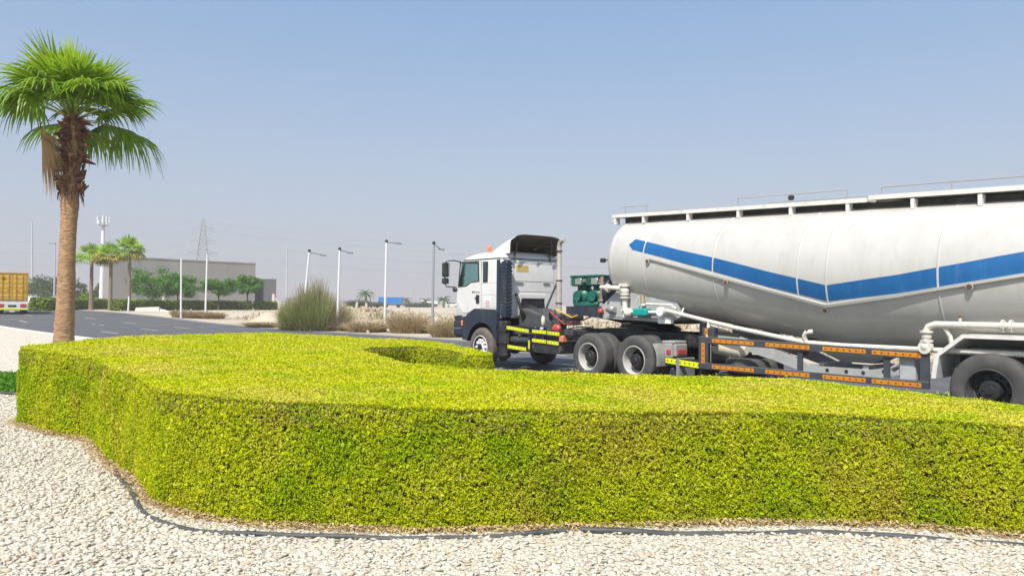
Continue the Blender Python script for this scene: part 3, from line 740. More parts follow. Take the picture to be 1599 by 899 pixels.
# ------------------------------------------------------------------ broadleaf trees and bushes
tbark = mat('tree bark', (0.16, 0.12, 0.085), 0.9, var=0.4, vscale=6)
tree_leaf = leafmat('bright tree leaves', [(0.05, 0.17, 0.010), (0.08, 0.23, 0.014), (0.12, 0.29, 0.022), (0.07, 0.20, 0.012)], 0.35)
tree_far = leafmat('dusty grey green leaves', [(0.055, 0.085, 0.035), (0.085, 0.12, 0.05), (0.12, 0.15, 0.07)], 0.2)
def tree(base, H, rx, rz, label, leaf, n=2600, ls=0.24, seed=1, clumps=26, trunk_f=.42, group=None, cat='tree'):
    rng = np.random.default_rng(seed); t = thing('tree', label, cat, base, 0, group)
    mb = MB((0, 0, 0)); th = H * trunk_f
    mb.tube([(0, 0, 0), (.05, .02, th * .5), (0.0, 0, th)], [.14, .11, .09], 8)
    cc = []
    for i in range(clumps):
        a_ = i * 2.4 + rng.normal(0, .3); q = math.sqrt((i + .5) / clumps); zz = rng.uniform(-1, 1) * math.sqrt(max(0, 1 - (q * .9) ** 2))
        c = np.array([rx * q * .85 * math.cos(a_), rx * q * .85 * math.sin(a_), H - rz + rz * .8 * zz]); cc.append(c)
        if i % 3 == 0: mb.tube([(0, 0, th * .9), tuple(c * [.5, .5, 1] * .5 + np.array([0, 0, th * .5])), tuple(c)], [.06, .045, .015], 5)
    mb.build('trunk', tbark, t, 60)
    cc = np.array(cc); idx = rng.integers(0, clumps, n)
    dirs = unit(rng.normal(0, 1, (n, 3))); rad = (rx * .36) * rng.uniform(.25, 1.05, (n, 1)); rad2 = rad * np.array([[1, 1, .62]])
    P = cc[idx] + dirs * rad2; V, Fq = leaf_quads(P, dirs + [0, 0, .4], ls, .6, .6, .25, rng); np_mesh('crown', V, Fq, leaf, t); return t
for px, Y, py_top, rx, rz, lab, sd in ((238, 108, 415, 3.5, 2.5, 'wide green tree left of centre against the grey wall, casting shade on it', 31),
                                   (277, 106, 424, 2.9, 2.1, 'green tree with spreading right side, overlapping the wide tree by the wall', 32),
                                   (341, 112, 431, 2.6, 1.5, 'low loose tree by the wall between two white poles', 33),
                                   (386, 118, 428, 2.2, 1.7, 'small round tree at the right end of the grey wall', 34)):
    g = gnd(px, Y); zt = hgt(px, py_top, Y) - g.z
    tree(g, zt, rx, rz, lab, tree_leaf, 4600, .27, sd, 30, .4, 'trees along the grey wall')
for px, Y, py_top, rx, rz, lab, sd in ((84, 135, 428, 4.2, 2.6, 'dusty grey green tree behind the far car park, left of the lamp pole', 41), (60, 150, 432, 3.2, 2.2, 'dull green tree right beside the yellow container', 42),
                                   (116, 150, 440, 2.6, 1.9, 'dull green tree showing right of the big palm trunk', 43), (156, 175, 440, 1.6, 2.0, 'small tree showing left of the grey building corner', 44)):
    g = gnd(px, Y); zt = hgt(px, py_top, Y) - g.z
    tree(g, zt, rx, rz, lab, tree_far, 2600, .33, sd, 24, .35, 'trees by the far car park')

def blades(rng, n, rx, hh, w, out=0.5, base_r=0.35, curl=0.3):
    az = rng.uniform(0, 2 * PI, n); r0 = rx * base_r * np.sqrt(rng.random(n)); a2 = az + rng.normal(0, .7, n)
    L_ = hh * rng.uniform(.5, 1.05, n); lean = rng.random(n) * out * rx
    seg = 4; V = np.zeros((n, seg, 2, 3)); sd = unit(rng.normal(0, 1, (n, 3)) * [1, 1, .1])
    for i in range(seg):
        f = i / (seg - 1)
        c = np.stack([r0 * np.cos(az) + lean * f ** 1.5 * np.cos(a2), r0 * np.sin(az) + lean * f ** 1.5 * np.sin(a2), L_ * (f - curl * f * f * (lean / (out * rx + 1e-6)))], 1)
        ww = w * (1 - .8 * f)
        V[:, i, 0] = c + sd * ww; V[:, i, 1] = c - sd * ww
    ids = np.arange(n * seg * 2).reshape(n, seg, 2); Fq = []
    for i in range(seg - 1): Fq.append(np.stack([ids[:, i, 0], ids[:, i, 1], ids[:, i + 1, 1], ids[:, i + 1, 0]], 1))
    return V.reshape(-1, 3), np.concatenate(Fq)
broom_m = leafmat('broom twigs', [(0.25, 0.30, 0.08), (0.33, 0.36, 0.12), (0.21, 0.27, 0.06), (0.36, 0.33, 0.17)], .3)
broom_lo = leafmat('brown dry twigs', [(0.28, 0.23, 0.14), (0.36, 0.29, 0.18), (0.21, 0.17, 0.11)], .15)
dry_m = leafmat('dry shrub', [(0.38, 0.29, 0.16), (0.48, 0.38, 0.22), (0.30, 0.23, 0.13), (0.44, 0.35, 0.18)], .15)
dryg_m = leafmat('half green shrub', [(0.27, 0.26, 0.06), (0.36, 0.33, 0.09), (0.22, 0.21, 0.06)], .15)
def bush(px, Y, rx, hh, label, n=3000, m1=dry_m, m2=None, w=.03, seed=1, name='dry_shrub', group='dry shrubs by the road', off=0.0, **kw):
    rng = np.random.default_rng(seed); g = gnd(px, Y)
    t = thing(name, label, 'bush', g, 0, group)
    V, Fq = blades(rng, n, rx, hh, w, **kw); np_mesh('twigs', V, Fq, m1, t)
    if m2 is not None:
        V, Fq = blades(rng, n // 2, rx * 1.15, hh * .5, w, out=.7, base_r=.6); np_mesh('dry_skirt', V, Fq, m2, t)
    return t
def broom(px, Y, W_, H_, label, n, sd, clumps):
    rng = np.random.default_rng(sd); g = gnd(px, Y); t = thing('broom_bush', label, 'bush', g)
    for k in range(clumps):
        a_ = rng.uniform(0, 2 * PI); q = W_ * .78 * math.sqrt(rng.random()); hh = H_ * (1 - .75 * (q / W_) ** 1.6) * rng.uniform(.8, 1.0)
        V, Fq = blades(rng, n // clumps, W_ * rng.uniform(.35, .5), hh, .019, out=1.35, base_r=.5, curl=.45); V[:, 0] += q * math.cos(a_); V[:, 1] += q * math.sin(a_)
        np_mesh('branch_clump', V, Fq, broom_m if rng.random() < .75 else broom_lo, t)
    mb = MB((0, 0, 0))
    for k in range(26):
        a_ = rng.uniform(0, 2 * PI); q = W_ * rng.uniform(.2, .75); h_ = H_ * rng.uniform(.4, .8); mb.tube([(q * .3 * math.cos(a_), q * .3 * math.sin(a_), 0), (q * .7 * math.cos(a_), q * .7 * math.sin(a_), h_ * .55), (q * math.cos(a_), q * math.sin(a_), h_)], [.035, .025, .01], 5)
    mb.build('stems', tbark, t, 60)
    V, Fq = blades(rng, 1100, W_ * 1.1, H_ * .2, .022, out=.7, base_r=.75); np_mesh('dry_skirt', V, Fq, broom_lo, t)
    return t
broom(494, 47.0, 2.15, 3.9, 'big olive broom bush, tall and twiggy, behind two lamp poles', 7600, 51, 20)
broom(458, 48.0, 1.0, 2.7, 'smaller brownish twiggy bush leaning on the left of the big broom bush', 1900, 52, 6)
for i, (px, Y, rx, hh, lab, g_) in enumerate((
        (572, 45, 1.5, .7, 'low dry shrub right of the big broom bush', 0), (638, 44, 1.45, 1.25, 'dry shrub mound at the foot of the third lamp pole', 0),
        (666, 44, .7, .45, 'low dry shrub between the third and fourth lamp poles', 1), (699, 39, 1.1, .9, 'dry shrub just in front of the truck bumper', 0),
        (716, 40, 1.3, .95, 'yellowish shrub partly hidden by the truck cab front', 1),
        (612, 56, 1.6, 1.1, 'yellow green weed clump on the rubble slope', 2),
        (280, 70, .8, .75, 'tiny dry tuft at the foot of the left white pole', 0), (304, 69.5, 1.5, .75, 'flat dry clump between the two white poles', 0), (333, 69, 1.3, .65, 'flat dry clump at the foot of the right white pole', 0),
        (410, 52, 1.4, .4, 'low dry growth trailing left of the broom bush', 0))):
    bush(px, Y, rx, hh, lab, 1900, (dry_m, dryg_m, hg_leaf)[g_], None, .022, 60 + i, out=.7, base_r=.7)

# hedges on the far side
def strip_pts(pts, w):
    P = [np.array(p, float) for p in pts]; q = []; r = []
    for i, p in enumerate(P):
        tt = P[min(i + 1, len(P) - 1)] - P[max(i - 1, 0)]; tt = tt / np.linalg.norm(tt); nn = np.array([-tt[1], tt[0]]); q.append(tuple(p + nn * w)); r.append(tuple(p - nn * w))
    return q + r[::-1]
def gxy(px, Y): g = gnd(px, Y); return (g.x, g.y)
hedge_block('clipped_hedge', strip_pts([gxy(182, 92), gxy(205, 95), gxy(260, 103), gxy(330, 112), gxy(422, 122)], .8), 1.25, 'long low green hedge running along the foot of the grey wall', hg_leaf, 46, .34, rough=.1)
hedge_block('clipped_hedge', strip_pts([gxy(64, 88), gxy(84, 93), gxy(104, 99), gxy(128, 104), gxy(158, 110)], 1.2), 1.35, 'leafy green hedge on both sides of the big palm trunk, beyond the road', hg_leaf, 46, .34, rough=.14)
hedge_block('round_shrub', strip_pts([gxy(131, 118), gxy(137, 119), gxy(143, 120)], .7), 2.3, 'round dark green shrub showing above the far hedge', hg_leaf, 30, .36, 'plant', rough=.2)

# ------------------------------------------------------------------ grey building and its annex
def poly_block(name, P, z0, z1, m, parent=None, org=(0, 0, 0), bevel=0):
    mb = MB(org); n = len(P)
    mb.add([(x, y, z0) for x, y in P] + [(x, y, z1) for x, y in P], [tuple(range(n - 1, -1, -1)), tuple(range(n, 2 * n))] + [(i, (i + 1) % n, (i + 1) % n + n, i + n) for i in range(n)])
    return mb.build(name, m, parent)
A = gnd(172, 118); B = gnd(398, 136); top = hgt(172, 401.5, 118)
ax = np.array([B.x - A.x, B.y - A.y]); AL = np.linalg.norm(ax); ax /= AL; ay = np.array([-ax[1], ax[0]])
def bp_(u, v): return tuple(np.array([A.x, A.y]) + ax * u + ay * v)
bld = thing('building', 'plain grey windowless building with a flat roof behind green trees', 'building', (A.x, A.y, A.z))
o3 = (A.x, A.y, A.z)
poly_block('wall', [bp_(0, 0), bp_(AL, 0), bp_(AL, 3.4), bp_(0, 3.4)], A.z - .3, top, conc, bld, o3)
mb = MB(o3)
for (u0, u1, v0, v1) in ((-.06, AL + .06, -.06, .22), (-.06, AL + .06, 3.2, 3.46), (-.06, .2, .22, 3.2), (AL - .2, AL + .06, .22, 3.2)):
    P = [bp_(u0, v0), bp_(u1, v0), bp_(u1, v1), bp_(u0, v1)]; mb.add([(x, y, top + .004) for x, y in P] + [(x, y, top + .22) for x, y in P], [(3, 2, 1, 0), (4, 5, 6, 7)] + [(i, (i + 1) % 4, (i + 1) % 4 + 4, i + 4) for i in range(4)])
mb.build('parapet', conc, bld)
mb = MB(o3)                                             # recessed joints, a little proud strips
for u in np.arange(3.2, AL - 1, 3.2):
    P = [bp_(u - .02, -.004), bp_(u + .02, -.004), bp_(u + .02, .01), bp_(u - .02, .01)]; mb.add([(x, y, A.z) for x, y in P] + [(x, y, top - .1) for x, y in P], [(i, (i + 1) % 4, (i + 1) % 4 + 4, i + 4) for i in range(4)])
mb.build('wall_joint', mat('joint grey', (0.27, 0.26, 0.24), .9), bld)
an = thing('annex', 'dark grey flat annex beyond the right end of the grey building', 'building', (B.x, B.y, B.z))
t2 = hgt(415, 436.5, 137)
q0, q1 = gnd(396, 139), gnd(431, 137)
dq = np.array([q1.x - q0.x, q1.y - q0.y]); nq = np.array([q1.x, q1.y]) / math.hypot(q1.x, q1.y) * 6
Pq = [(q0.x, q0.y), (q1.x, q1.y), (q1.x + nq[0], q1.y + nq[1]), (q0.x + nq[0], q0.y + nq[1])]
poly_block('wall', Pq, B.z - .3, t2, conc_d, an, (B.x, B.y, B.z))
cq = np.mean(Pq, 0); P2 = [tuple(cq + (np.array(p) - cq) * 1.02) for p in Pq]
poly_block('roof_edge', P2, t2 + .003, t2 + .18, mat('roof edge', (.16, .165, .17), .6), an, (B.x, B.y, B.z))

# ------------------------------------------------------------------ poles and masts
arm_m = mat('dark grey lamp arm', (.12, .125, .13), .5)
def pole(px_b, Y, px_t, py_t, r0, r1, name, label, cat, m=pole_w, group=None, arm=None, head=None, base=True, zb=None):
    g = gnd(px_b, Y); tp = at(px_t, py_t, Y); dx = tp.x - g.x
    t = thing(name, label, cat, g, 0, group); H = tp.z - g.z
    mb = MB((0, 0, 0)); mb.tube([(0, 0, 0), (dx * .5, 0, H * .5), (dx, 0, H)], [r0, (r0 + r1) / 2, r1], 10); mb.build('post', m, t, 60)
    if base:
        mb = MB((0, 0, 0)); mb.box(-r0 * 2, r0 * 2, -r0 * 2, r0 * 2, 0, .05, .01)
        for sx_ in (-1, 1):
            for sy_ in (-1, 1): mb.cyl((sx_ * r0 * 1.5, sy_ * r0 * 1.5, .05), (sx_ * r0 * 1.5, sy_ * r0 * 1.5, .09), .018, 6)
        mb.build('base_plate', pole_g, t)
    if arm:
        axx, az_ = arm; mb = MB((0, 0, 0)); mb.tube([(dx, 0, H - .03), (dx + axx * .55, 0, H + az_ * .5), (dx + axx, 0, H + az_)], [.030, .027, .024], 8)
        mb.build('arm', arm_m, t, 60)
        mb = MB((0, 0, 0)); e = (dx + axx, H + az_); mb.hull([(e[0] + u * .22 - .02, v * .09, e[1] + w_ * .035 + u * az_ * .1) for u in (-.6, 1) for v in (-1, 1) for w_ in (-1, 1)]); mb.build('lamp_head', arm_m, t)
        mb = MB((0, 0, 0)); mb.sphere((dx, 0, H + .06), .10, 10, 6); mb.build('sensor_cap', gasket, t, 60)
    return t
LG = 'solar lamp posts along the road'
pole(472, 46.5, 483, 393, .085, .06, 'lamp_post', 'first lamp post from the left, leaning right before the broom bush', 'lamp post', group=LG, arm=(.85, -.22))
pole(527, 46.0, 530.5, 390, .085, .06, 'lamp_post', 'upright white lamp post at the right edge of the broom bush', 'lamp post', group=LG, arm=(.62, -.18))
pole(601, 45.5, 603.5, 378, .085, .06, 'lamp_post', 'tallest white lamp post, in front of the blue trailer side', 'lamp post', group=LG, arm=(.72, -.08))
pole(675.5, 41.9, 677.5, 381, .085, .055, 'lamp_post', 'grey lamp post nearest the truck cab, arm pointing down right', 'lamp post', pole_g, group=LG, arm=(.40, -.30))
pole(283, 68.3, 283, 403, .09, .07, 'white_pole', 'left of two bare white poles before the grey wall', 'pole', group='bare white poles')
pole(321, 69.2, 323.5, 397, .10, .07, 'white_pole', 'right of two bare white poles before the grey wall', 'pole', group='bare white poles')
pole(176, 100, 177, 412, .10, .08, 'white_pole', 'slim white pole in front of the middle small palm', 'pole', group='bare white poles')
pole(200.3, 90, 201.3, 463, .10, .09, 'marker_post', 'short white post in front of the tallest small palm trunk', 'post')
pole(256, 107, 256, 463, .22, .22, 'marker_post', 'squat white post behind the long low hedge under the wide tree', 'post', base=False)
pole(393.5, 118, 393.5, 467, .2, .2, 'marker_post', 'small white post under the round tree at the wall end', 'post', base=False)
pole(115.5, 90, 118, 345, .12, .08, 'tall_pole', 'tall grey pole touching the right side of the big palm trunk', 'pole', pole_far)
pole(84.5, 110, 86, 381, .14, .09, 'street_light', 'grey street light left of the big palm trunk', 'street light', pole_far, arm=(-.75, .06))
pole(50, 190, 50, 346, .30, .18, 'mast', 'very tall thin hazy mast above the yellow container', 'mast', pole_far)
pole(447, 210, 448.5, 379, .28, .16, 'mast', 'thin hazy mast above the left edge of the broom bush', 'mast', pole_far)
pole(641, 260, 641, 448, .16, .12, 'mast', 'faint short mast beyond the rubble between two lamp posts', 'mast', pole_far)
# fence post with a raking strut
g = gnd(427, 128); t = thing('fence_post', 'white concrete fence post with a slanting strut, left of the broom bush', 'post', g)
mb = MB((0, 0, 0)); hh = hgt(426, 459, 128) - g.z; mb.box(-.22, .22, -.18, .18, 0, hh, .03); mb.build('post', barrier_m, t)
mb = MB((0, 0, 0)); mb.tube([(.24, 0, hh * .75), (1.5, .1, 0.05)], .12, 6); mb.build('strut', barrier_m, t)
mb = MB((0, 0, 0)); mb.tube([(.2, 0, hh * .45), (4.2, .6, hh * .4)], .07, 6); mb.build('rail', barrier_m, t)

# telecom mast
Y = 150; g = gnd(158.5, Y); tp = at(161.5, 345, Y); t = thing('telecom_mast', 'white telecom mast with a crown of antenna panels behind small palms', 'mast', g); H = tp.z - g.z; dx = tp.x - g.x
mb = MB((0, 0, 0)); mb.tube([(0, 0, 0), (dx * .5, 0, H * .5), (dx, 0, H)], [.52, .42, .32], 12); mb.build('post', pole_w, t, 60)
mb = MB((0, 0, 0)); mb.lathe([(.3, -.05), (.95, -.05), (.95, .05), (.3, .05)], (dx, 0, H - .9), 'z', 12)
for k in range(3):
    a_ = k * 2.094 + .5
    mb.tube([(dx, 0, H - .4), (dx + 1.05 * math.cos(a_), 1.05 * math.sin(a_), H - .4)], .07, 6); mb.tube([(dx, 0, H + .5), (dx + 1.0 * math.cos(a_), 1.0 * math.sin(a_), H + .5)], .05, 6)
mb.cyl((dx, 0, H - .2), (dx, 0, H + 1.0), .12, 8); mb.build('head_frame', steel, t)
for k in range(9):
    a_ = k * 2 * PI / 9 + .2; rr = 1.15; cx_, cy_ = dx + rr * math.cos(a_), rr * math.sin(a_); zc = H + (.15 if k % 3 else -.35)
    mb = MB((0, 0, 0)); u = Vector((-math.sin(a_), math.cos(a_), 0)); v_ = Vector((math.cos(a_), math.sin(a_), 0))
    mb.hull([Vector((cx_, cy_, zc)) + u * sx_ * .15 + v_ * sy_ * .07 + Vector((0, 0, sz_ * (.75 if k % 3 else .35))) for sx_ in (-1, 1) for sy_ in (-1, 1) for sz_ in (-1, 1)]); mb.build('antenna', pole_w, t)

# pylon and power lines
Y = 340; g = gnd(315, Y); tp = at(317, 344, Y); H = tp.z - g.z
py = thing('pylon', 'lattice steel power pylon rising hazily above the grey building', 'pylon', g, math.radians(20))
lat = mat('galvanised lattice', (0.30, 0.30, 0.30), .6, .3)
def wd(z): return 4.4 * (1 - z / H) ** 1.15 + .55
mb = MB((0, 0, 0)); lev = [0, .12, .23, .33, .42, .50, .58, .65, .71, .77, .83, .89, .95, 1.0]
for sx_ in (-1, 1):
    for sy_ in (-1, 1): mb.tube([(sx_ * wd(f * H), sy_ * wd(f * H), f * H) for f in lev], .15, 5)
mb.build('leg_frame', lat, py)
mb = MB((0, 0, 0))
for f0, f1 in zip(lev, lev[1:]):
    a_, b_ = wd(f0 * H), wd(f1 * H); z0, z1 = f0 * H, f1 * H
    for q in range(4):
        R_m = Matrix.Rotation(q * PI / 2, 3, 'Z')
        for p0, p1 in (((-a_, -a_, z0), (b_, -b_, z1)), ((a_, -a_, z0), (-b_, -b_, z1)), ((-b_, -b_, z1), (b_, -b_, z1))): mb.tube([R_m @ Vector(p0), R_m @ Vector(p1)], .075, 4)
mb.build('bracing', lat, py)
arms = [(.60, 6.2), (.75, 5.2), (.89, 4.2)]
for f, al in arms:
    mb = MB((0, 0, 0)); z = f * H; w0 = wd(z)
    for sg in (-1, 1):
        for sy_ in (-1, 1):
            mb.tube([(sg * w0, sy_ * w0, z), (sg * al, 0, z + .5)], .09, 4); mb.tube([(sg * w0, sy_ * w0, z + 1.5), (sg * al, 0, z + .5)], .07, 4)
        mb.tube([(sg * al, 0, z + .5), (sg * al, 0, z - .9)], .09, 5)
    mb.build('cross_arm', lat, py)
mb = MB((0, 0, 0)); mb.tube([(0, 0, H), (0, 0, H + 1.2)], [.3, .05], 5); mb.build('peak', lat, py)
wire_m = mat('power line wire', (0.25, 0.26, 0.28), .6)
kk = 0
for f, al in arms[::-1] + [(1.0, 0)]:
    for sg in ((-1, 1) if al else (1,)):
        c = Vector((g.x, g.y, g.z + f * H - .4)) + Matrix.Rotation(math.radians(20), 3, 'Z') @ Vector((sg * al, 0, 0))
        for side in (-1, 1):
            e = c + (Vector((-165, 22, .5)) if side < 0 else Vector((260, 120, -2)))
            mb = MB(c); mb.tube([c.lerp(e, u) - Vector((0, 0, 5.5 * 4 * u * (1 - u))) for u in np.linspace(0, 1, 15)], .032, 5)
            nm = {1.0: 'earth wire at the very top', .89: 'upper conductor', .75: 'middle conductor', .60: 'lower conductor'}[f]
            sd = ('on its near side' if sg < 0 else 'on its far side') if al else ''
            o = mb.build('power_line', wire_m); o.location = c
            tag(o, ('faint sagging wire, %s %s, running %s from the pylon' % (nm, sd, 'left' if side < 0 else 'right')).replace(' ,', ','), 'power line', 'wires of the power line')

# ------------------------------------------------------------------ blocks and box on the sand
def slab(px0, px1, py_b, py_t, Y, d, name, label, m, cat, chip=.06):
    a = gnd(px0, Y); b = gnd(px1, Y); h_ = hgt((px0 + px1) / 2, py_t, Y) - a.z; c = (a + b) / 2; w = (b - a).length / 2
    mb = MB((0, 0, 0)); mb.hull([(sx_ * (w - (.10 * sz_ if sz_ else 0)), sy_ * d * (1 - .35 * sz_), sz_ * h_ + (chip * sx_ if sz_ else 0)) for sx_ in (-1, 1) for sy_ in (-.5, .5) for sz_ in (0, 1)])
    o = mb.build(name, m); o.location = c; o.rotation_euler = (0, 0, .25); return tag(o, label, cat)
slab(214, 249, 491, 479.5, 90, 1.3, 'concrete_barrier', 'long pale pinkish concrete barrier in front of the low hedge', barrier_m, 'barrier')
slab(251, 265, 491, 484, 89, .9, 'concrete_block', 'broken white concrete block right of the pale barrier', mat('white concrete', (.68, .66, .62), .85), 'block', -.12)
g = gnd(213, 104); t = thing('utility_box', 'white cabinet box standing behind the low hedge by the wall', 'cabinet', g)
hh = hgt(213, 467, 104) - g.z; mb = MB((0, 0, 0)); mb.box(-.55, .55, -.3, .3, .1, hh, .03); mb.build('cabinet', offw, t); mb = MB((0, 0, 0)); mb.box(-.6, .6, -.35, .35, 0, .098); mb.build('plinth', barrier_m, t); mb = MB((0, 0, 0)); mb.box(-.5, -.01, -.325, -.302, .2, hh - .12); mb.box(.01, .5, -.325, -.302, .2, hh - .12); mb.build('door', offw, t)

# ------------------------------------------------------------------ rubble bank beyond the road
rock_m = leafmat('pale limestone rubble', [(0.40, 0.33, 0.235), (0.47, 0.405, 0.31), (0.33, 0.26, 0.18), (0.50, 0.44, 0.35), (0.38, 0.30, 0.20)], 0, rough=.95, spec=.15)
earth_m = mat('rubble earth', (0.44, 0.37, 0.27), .95, col2=(.28, .21, .14), vscale=.5, bump=.8, bscale=3)
def bank_h(s, L):
    c = 29.5 - .02 * s; d_ = (L - c) / 3.2
    env = smooth(-15, 6, s) * (1 - smooth(64, 74, s))
    H = (.62 + .0035 * max(0, s)) * (1 + .14 * math.sin(s * .55) + .10 * math.sin(s * 1.3 + 1)) + .55 * math.exp(-((s - 55) / 3.5) ** 2)
    return env * H * math.exp(-d_ * d_ * 1.2) + .06 * math.sin(s * 2.1 + L) * env * math.exp(-d_ * d_)
V = []; Fq = []; ssb = np.arange(-16, 76, .8); LLb = np.arange(23.5, 36, .5)
for s in ssb:
    for L in LLb:
        x, y = wxy(s, L); V.append((x, y, zg(s) - .03 + bank_h(s, L) + RNG.normal(0, .05)))
nL = len(LLb)
for i in range(len(ssb) - 1):
    for k in range(nL - 1): j = i * nL + k; Fq.append((j, j + 1, j + nL + 1, j + nL))
tag(np_mesh('rubble_bank', V, Fq, earth_m), kind='structure')
k = 19000; s_ = RNG.uniform(-12, 72, k); L_ = 29.3 - .02 * s_ + RNG.normal(-.4, 2.1, k)
P = []
for s, L in zip(s_, L_): x, y = wxy(s, L); P.append((x, y, zg(s) + bank_h(s, L)))
R_ = .04 + .19 * RNG.random(k) ** 3.5
scatter_stones('rubble', np.array(P), R_, rock_m, .1, False).__setitem__('kind', 'stuff')
k = 2600; s_ = RNG.uniform(-6, 110, k); L_ = RNG.uniform(21.5, 60, k); P = []
for s, L in zip(s_, L_): x, y = wxy(s, L); P.append((x, y, zg(s) + bank_h(s, L)))
scatter_stones('loose_stones', np.array(P), .03 + .14 * RNG.random(k) ** 4, rock_m, .1, False).__setitem__('kind', 'stuff')
# small sand heap left of the broom bush
def heap(px, Y, r, h_, label):
    g = gnd(px, Y); V = []; Fq = []; n = 20; m = 8
    for i in range(m + 1):
        f = i / m
        for q in range(n):
            a_ = 2 * PI * q / n; rr = r * f * (1 + .15 * math.sin(3 * a_ + 1) + .08 * math.sin(7 * a_)); V.append((rr * math.cos(a_), rr * .8 * math.sin(a_), h_ * (math.cos(PI * f) * .5 + .5) + RNG.normal(0, .04) * (1 - f) - .02))
    for i in range(m):
        for q in range(n): Fq.append((i * n + q, (i + 1) * n + q, (i + 1) * n + (q + 1) % n, i * n + (q + 1) % n))
    o = np_mesh('sand_heap', V, Fq, sand, None, True); o.location = g; return tag(o, label, 'sand heap')
heap(424, 62, 2.6, .9, 'pale sand heap between the low hedge end and the broom bush')
heap(432, 57, 1.8, .7, 'smaller sand heap nearest the left side of the broom bush')

# ------------------------------------------------------------------ distant vehicles and palms
def far_palm(px, Y, py_t, label, sd, r=2.0):
    rng = np.random.default_rng(sd); g = gnd(px, Y); zt = hgt(px, py_t, Y)
    t = thing('date_palm', label, 'palm tree', g, 0, 'distant date palms'); H = zt - g.z - r * .5
    mb = MB((0, 0, 0)); mb.tube([(0, 0, 0), (.1, 0, H * .5), (.05, 0, H)], [.28, .22, .2], 7); mb.build('trunk', bark_far, t)
    V = []; Fq = []
    for i in range(26):
        az = i * 2.4; e = rng.uniform(-.1, 1.3); p = np.array([.05, 0, H]); b = len(V); sdv = np.array([-math.sin(az), math.cos(az), 0])
        for q in range(6):
            w = .26 * math.sin(PI * (q + .6) / 6.2); V += [p + sdv * w - [0, 0, w * .5], p, p - sdv * w - [0, 0, w * .5]]
            p = p + np.array([math.cos(az) * math.cos(e), math.sin(az) * math.cos(e), math.sin(e)]) * r * .27; e -= .38
        for q in range(5): a_ = b + 3 * q; Fq += [(a_, a_ + 1, a_ + 4, a_ + 3), (a_ + 1, a_ + 2, a_ + 5, a_ + 4)]
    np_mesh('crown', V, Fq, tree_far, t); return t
far_palm(570, 215, 453, 'largest distant date palm, beyond the rubble hump', 71, 2.6)
far_palm(634, 290, 465, 'small distant palm just right of the blue trailer', 72, 2.4)
far_palm(664, 270, 466.5, 'distant palm cluster left of the fourth lamp post', 73, 2.3)
far_palm(693, 240, 463.5, 'distant palm right of the fourth lamp post, beside the cab mirror', 74, 2.3)
for px, Y, r, hh, lab, sd in ((560, 180, 3.5, 2.2, 'dull far bush left of the largest distant palm', 91), (580, 200, 4, 1.8, 'dull far bush right of the largest distant palm', 92), (655, 260, 7, 1.9, 'dark far scrub under the distant palm cluster', 93)):
    bush(px, Y, r, hh, lab, 1200, tree_far, None, .09, sd, 'far_bush', 'far scrub', out=.6, base_r=.7)

tyre_far = mat('far tyre', (.03, .03, .03), .9)
def wheel_simple(mb, x, y, r, w): mb.lathe([(r * .2, -w / 2), (r * .6, -w / 2), (r * .95, -w / 2), (r, -w * .3), (r, w * .3), (r * .95, w / 2), (r * .2, w / 2)], (x, y, r), 'y', 16)
def small_vehicle(px, Y, rz, label, body_m, kind='pickup', group=None, sc=1.0):
    g = gnd(px, Y); t = thing('parked_car', label, 'car', g, rz, group)
    if kind == 'pickup': prof = [(-2.5, .5), (2.5, .5), (2.55, .95), (1.3, 1.1), (.75, 1.72), (-.75, 1.74), (-.85, 1.12), (-2.5, 1.1)]; win = [(1.12, 1.12), (.7, 1.62), (-.62, 1.64), (-.7, 1.15)]
    elif kind == 'van': prof = [(-2.3, .45), (2.4, .45), (2.45, 1.0), (1.9, 1.25), (1.2, 2.0), (-2.2, 2.05), (-2.35, 1.2)]; win = [(1.72, 1.3), (1.12, 1.85), (-1.9, 1.88), (-1.95, 1.3)]
    else: prof = [(-2.2, .4), (2.2, .4), (2.25, .8), (1.2, .98), (.5, 1.45), (-1.1, 1.47), (-1.8, 1.0), (-2.25, .95)]; win = [(1.05, 1.0), (.42, 1.38), (-1.0, 1.4), (-1.55, 1.02)]
    mb = MB((0, 0, 0)); mb.prism([(x * sc, z * sc) for x, z in prof], -.86 * sc, .86 * sc); mb.build('body', body_m, t)
    for sy_ in (-1, 1):
        mb = MB((0, 0, 0)); mb.prism([(x * sc, z * sc) for x, z in win], sy_ * .864 * sc, sy_ * .88 * sc); mb.build('window', dark_glass, t)
        for wx in (-1.45, 1.5): mb = MB((0, 0, 0)); wheel_simple(mb, wx * sc, sy_ * .76 * sc, .36 * sc, .24 * sc); mb.build('wheel', tyre_far, t, 40)
    for sy_ in (-1, 1): mb = MB((0, 0, 0)); e = prof[-1]; mb.box(-2.42 * sc, -2.29 * sc, sy_ * .55 * sc, sy_ * .8 * sc, .8 * sc, 1.0 * sc); mb.build('tail_light', redl, t)
    return t
carw = mat('white car paint', (.75, .75, .75), .3, coat=.3); card = mat('dark car paint', (.05, .055, .065), .3, coat=.3); cars = mat('silver car paint', (.42, .43, .45), .35, .4)
small_vehicle(50, 118, math.radians(118), 'white pickup just right of the yellow container', carw, 'pickup')
small_vehicle(72, 140, math.radians(20), 'dark car parked between the street light and the white pickup', card, 'car', 'cars parked beyond the far hedge')
small_vehicle(90, 150, math.radians(10), 'silver car parked behind the far hedge under the grey green tree', cars, 'car', 'cars parked beyond the far hedge')
small_vehicle(706, 300, math.radians(5), 'white van in the distance left of the truck cab', carw, 'van')
small_vehicle(729, 310, math.radians(5), 'far white van showing under the cab mirror', carw, 'van')
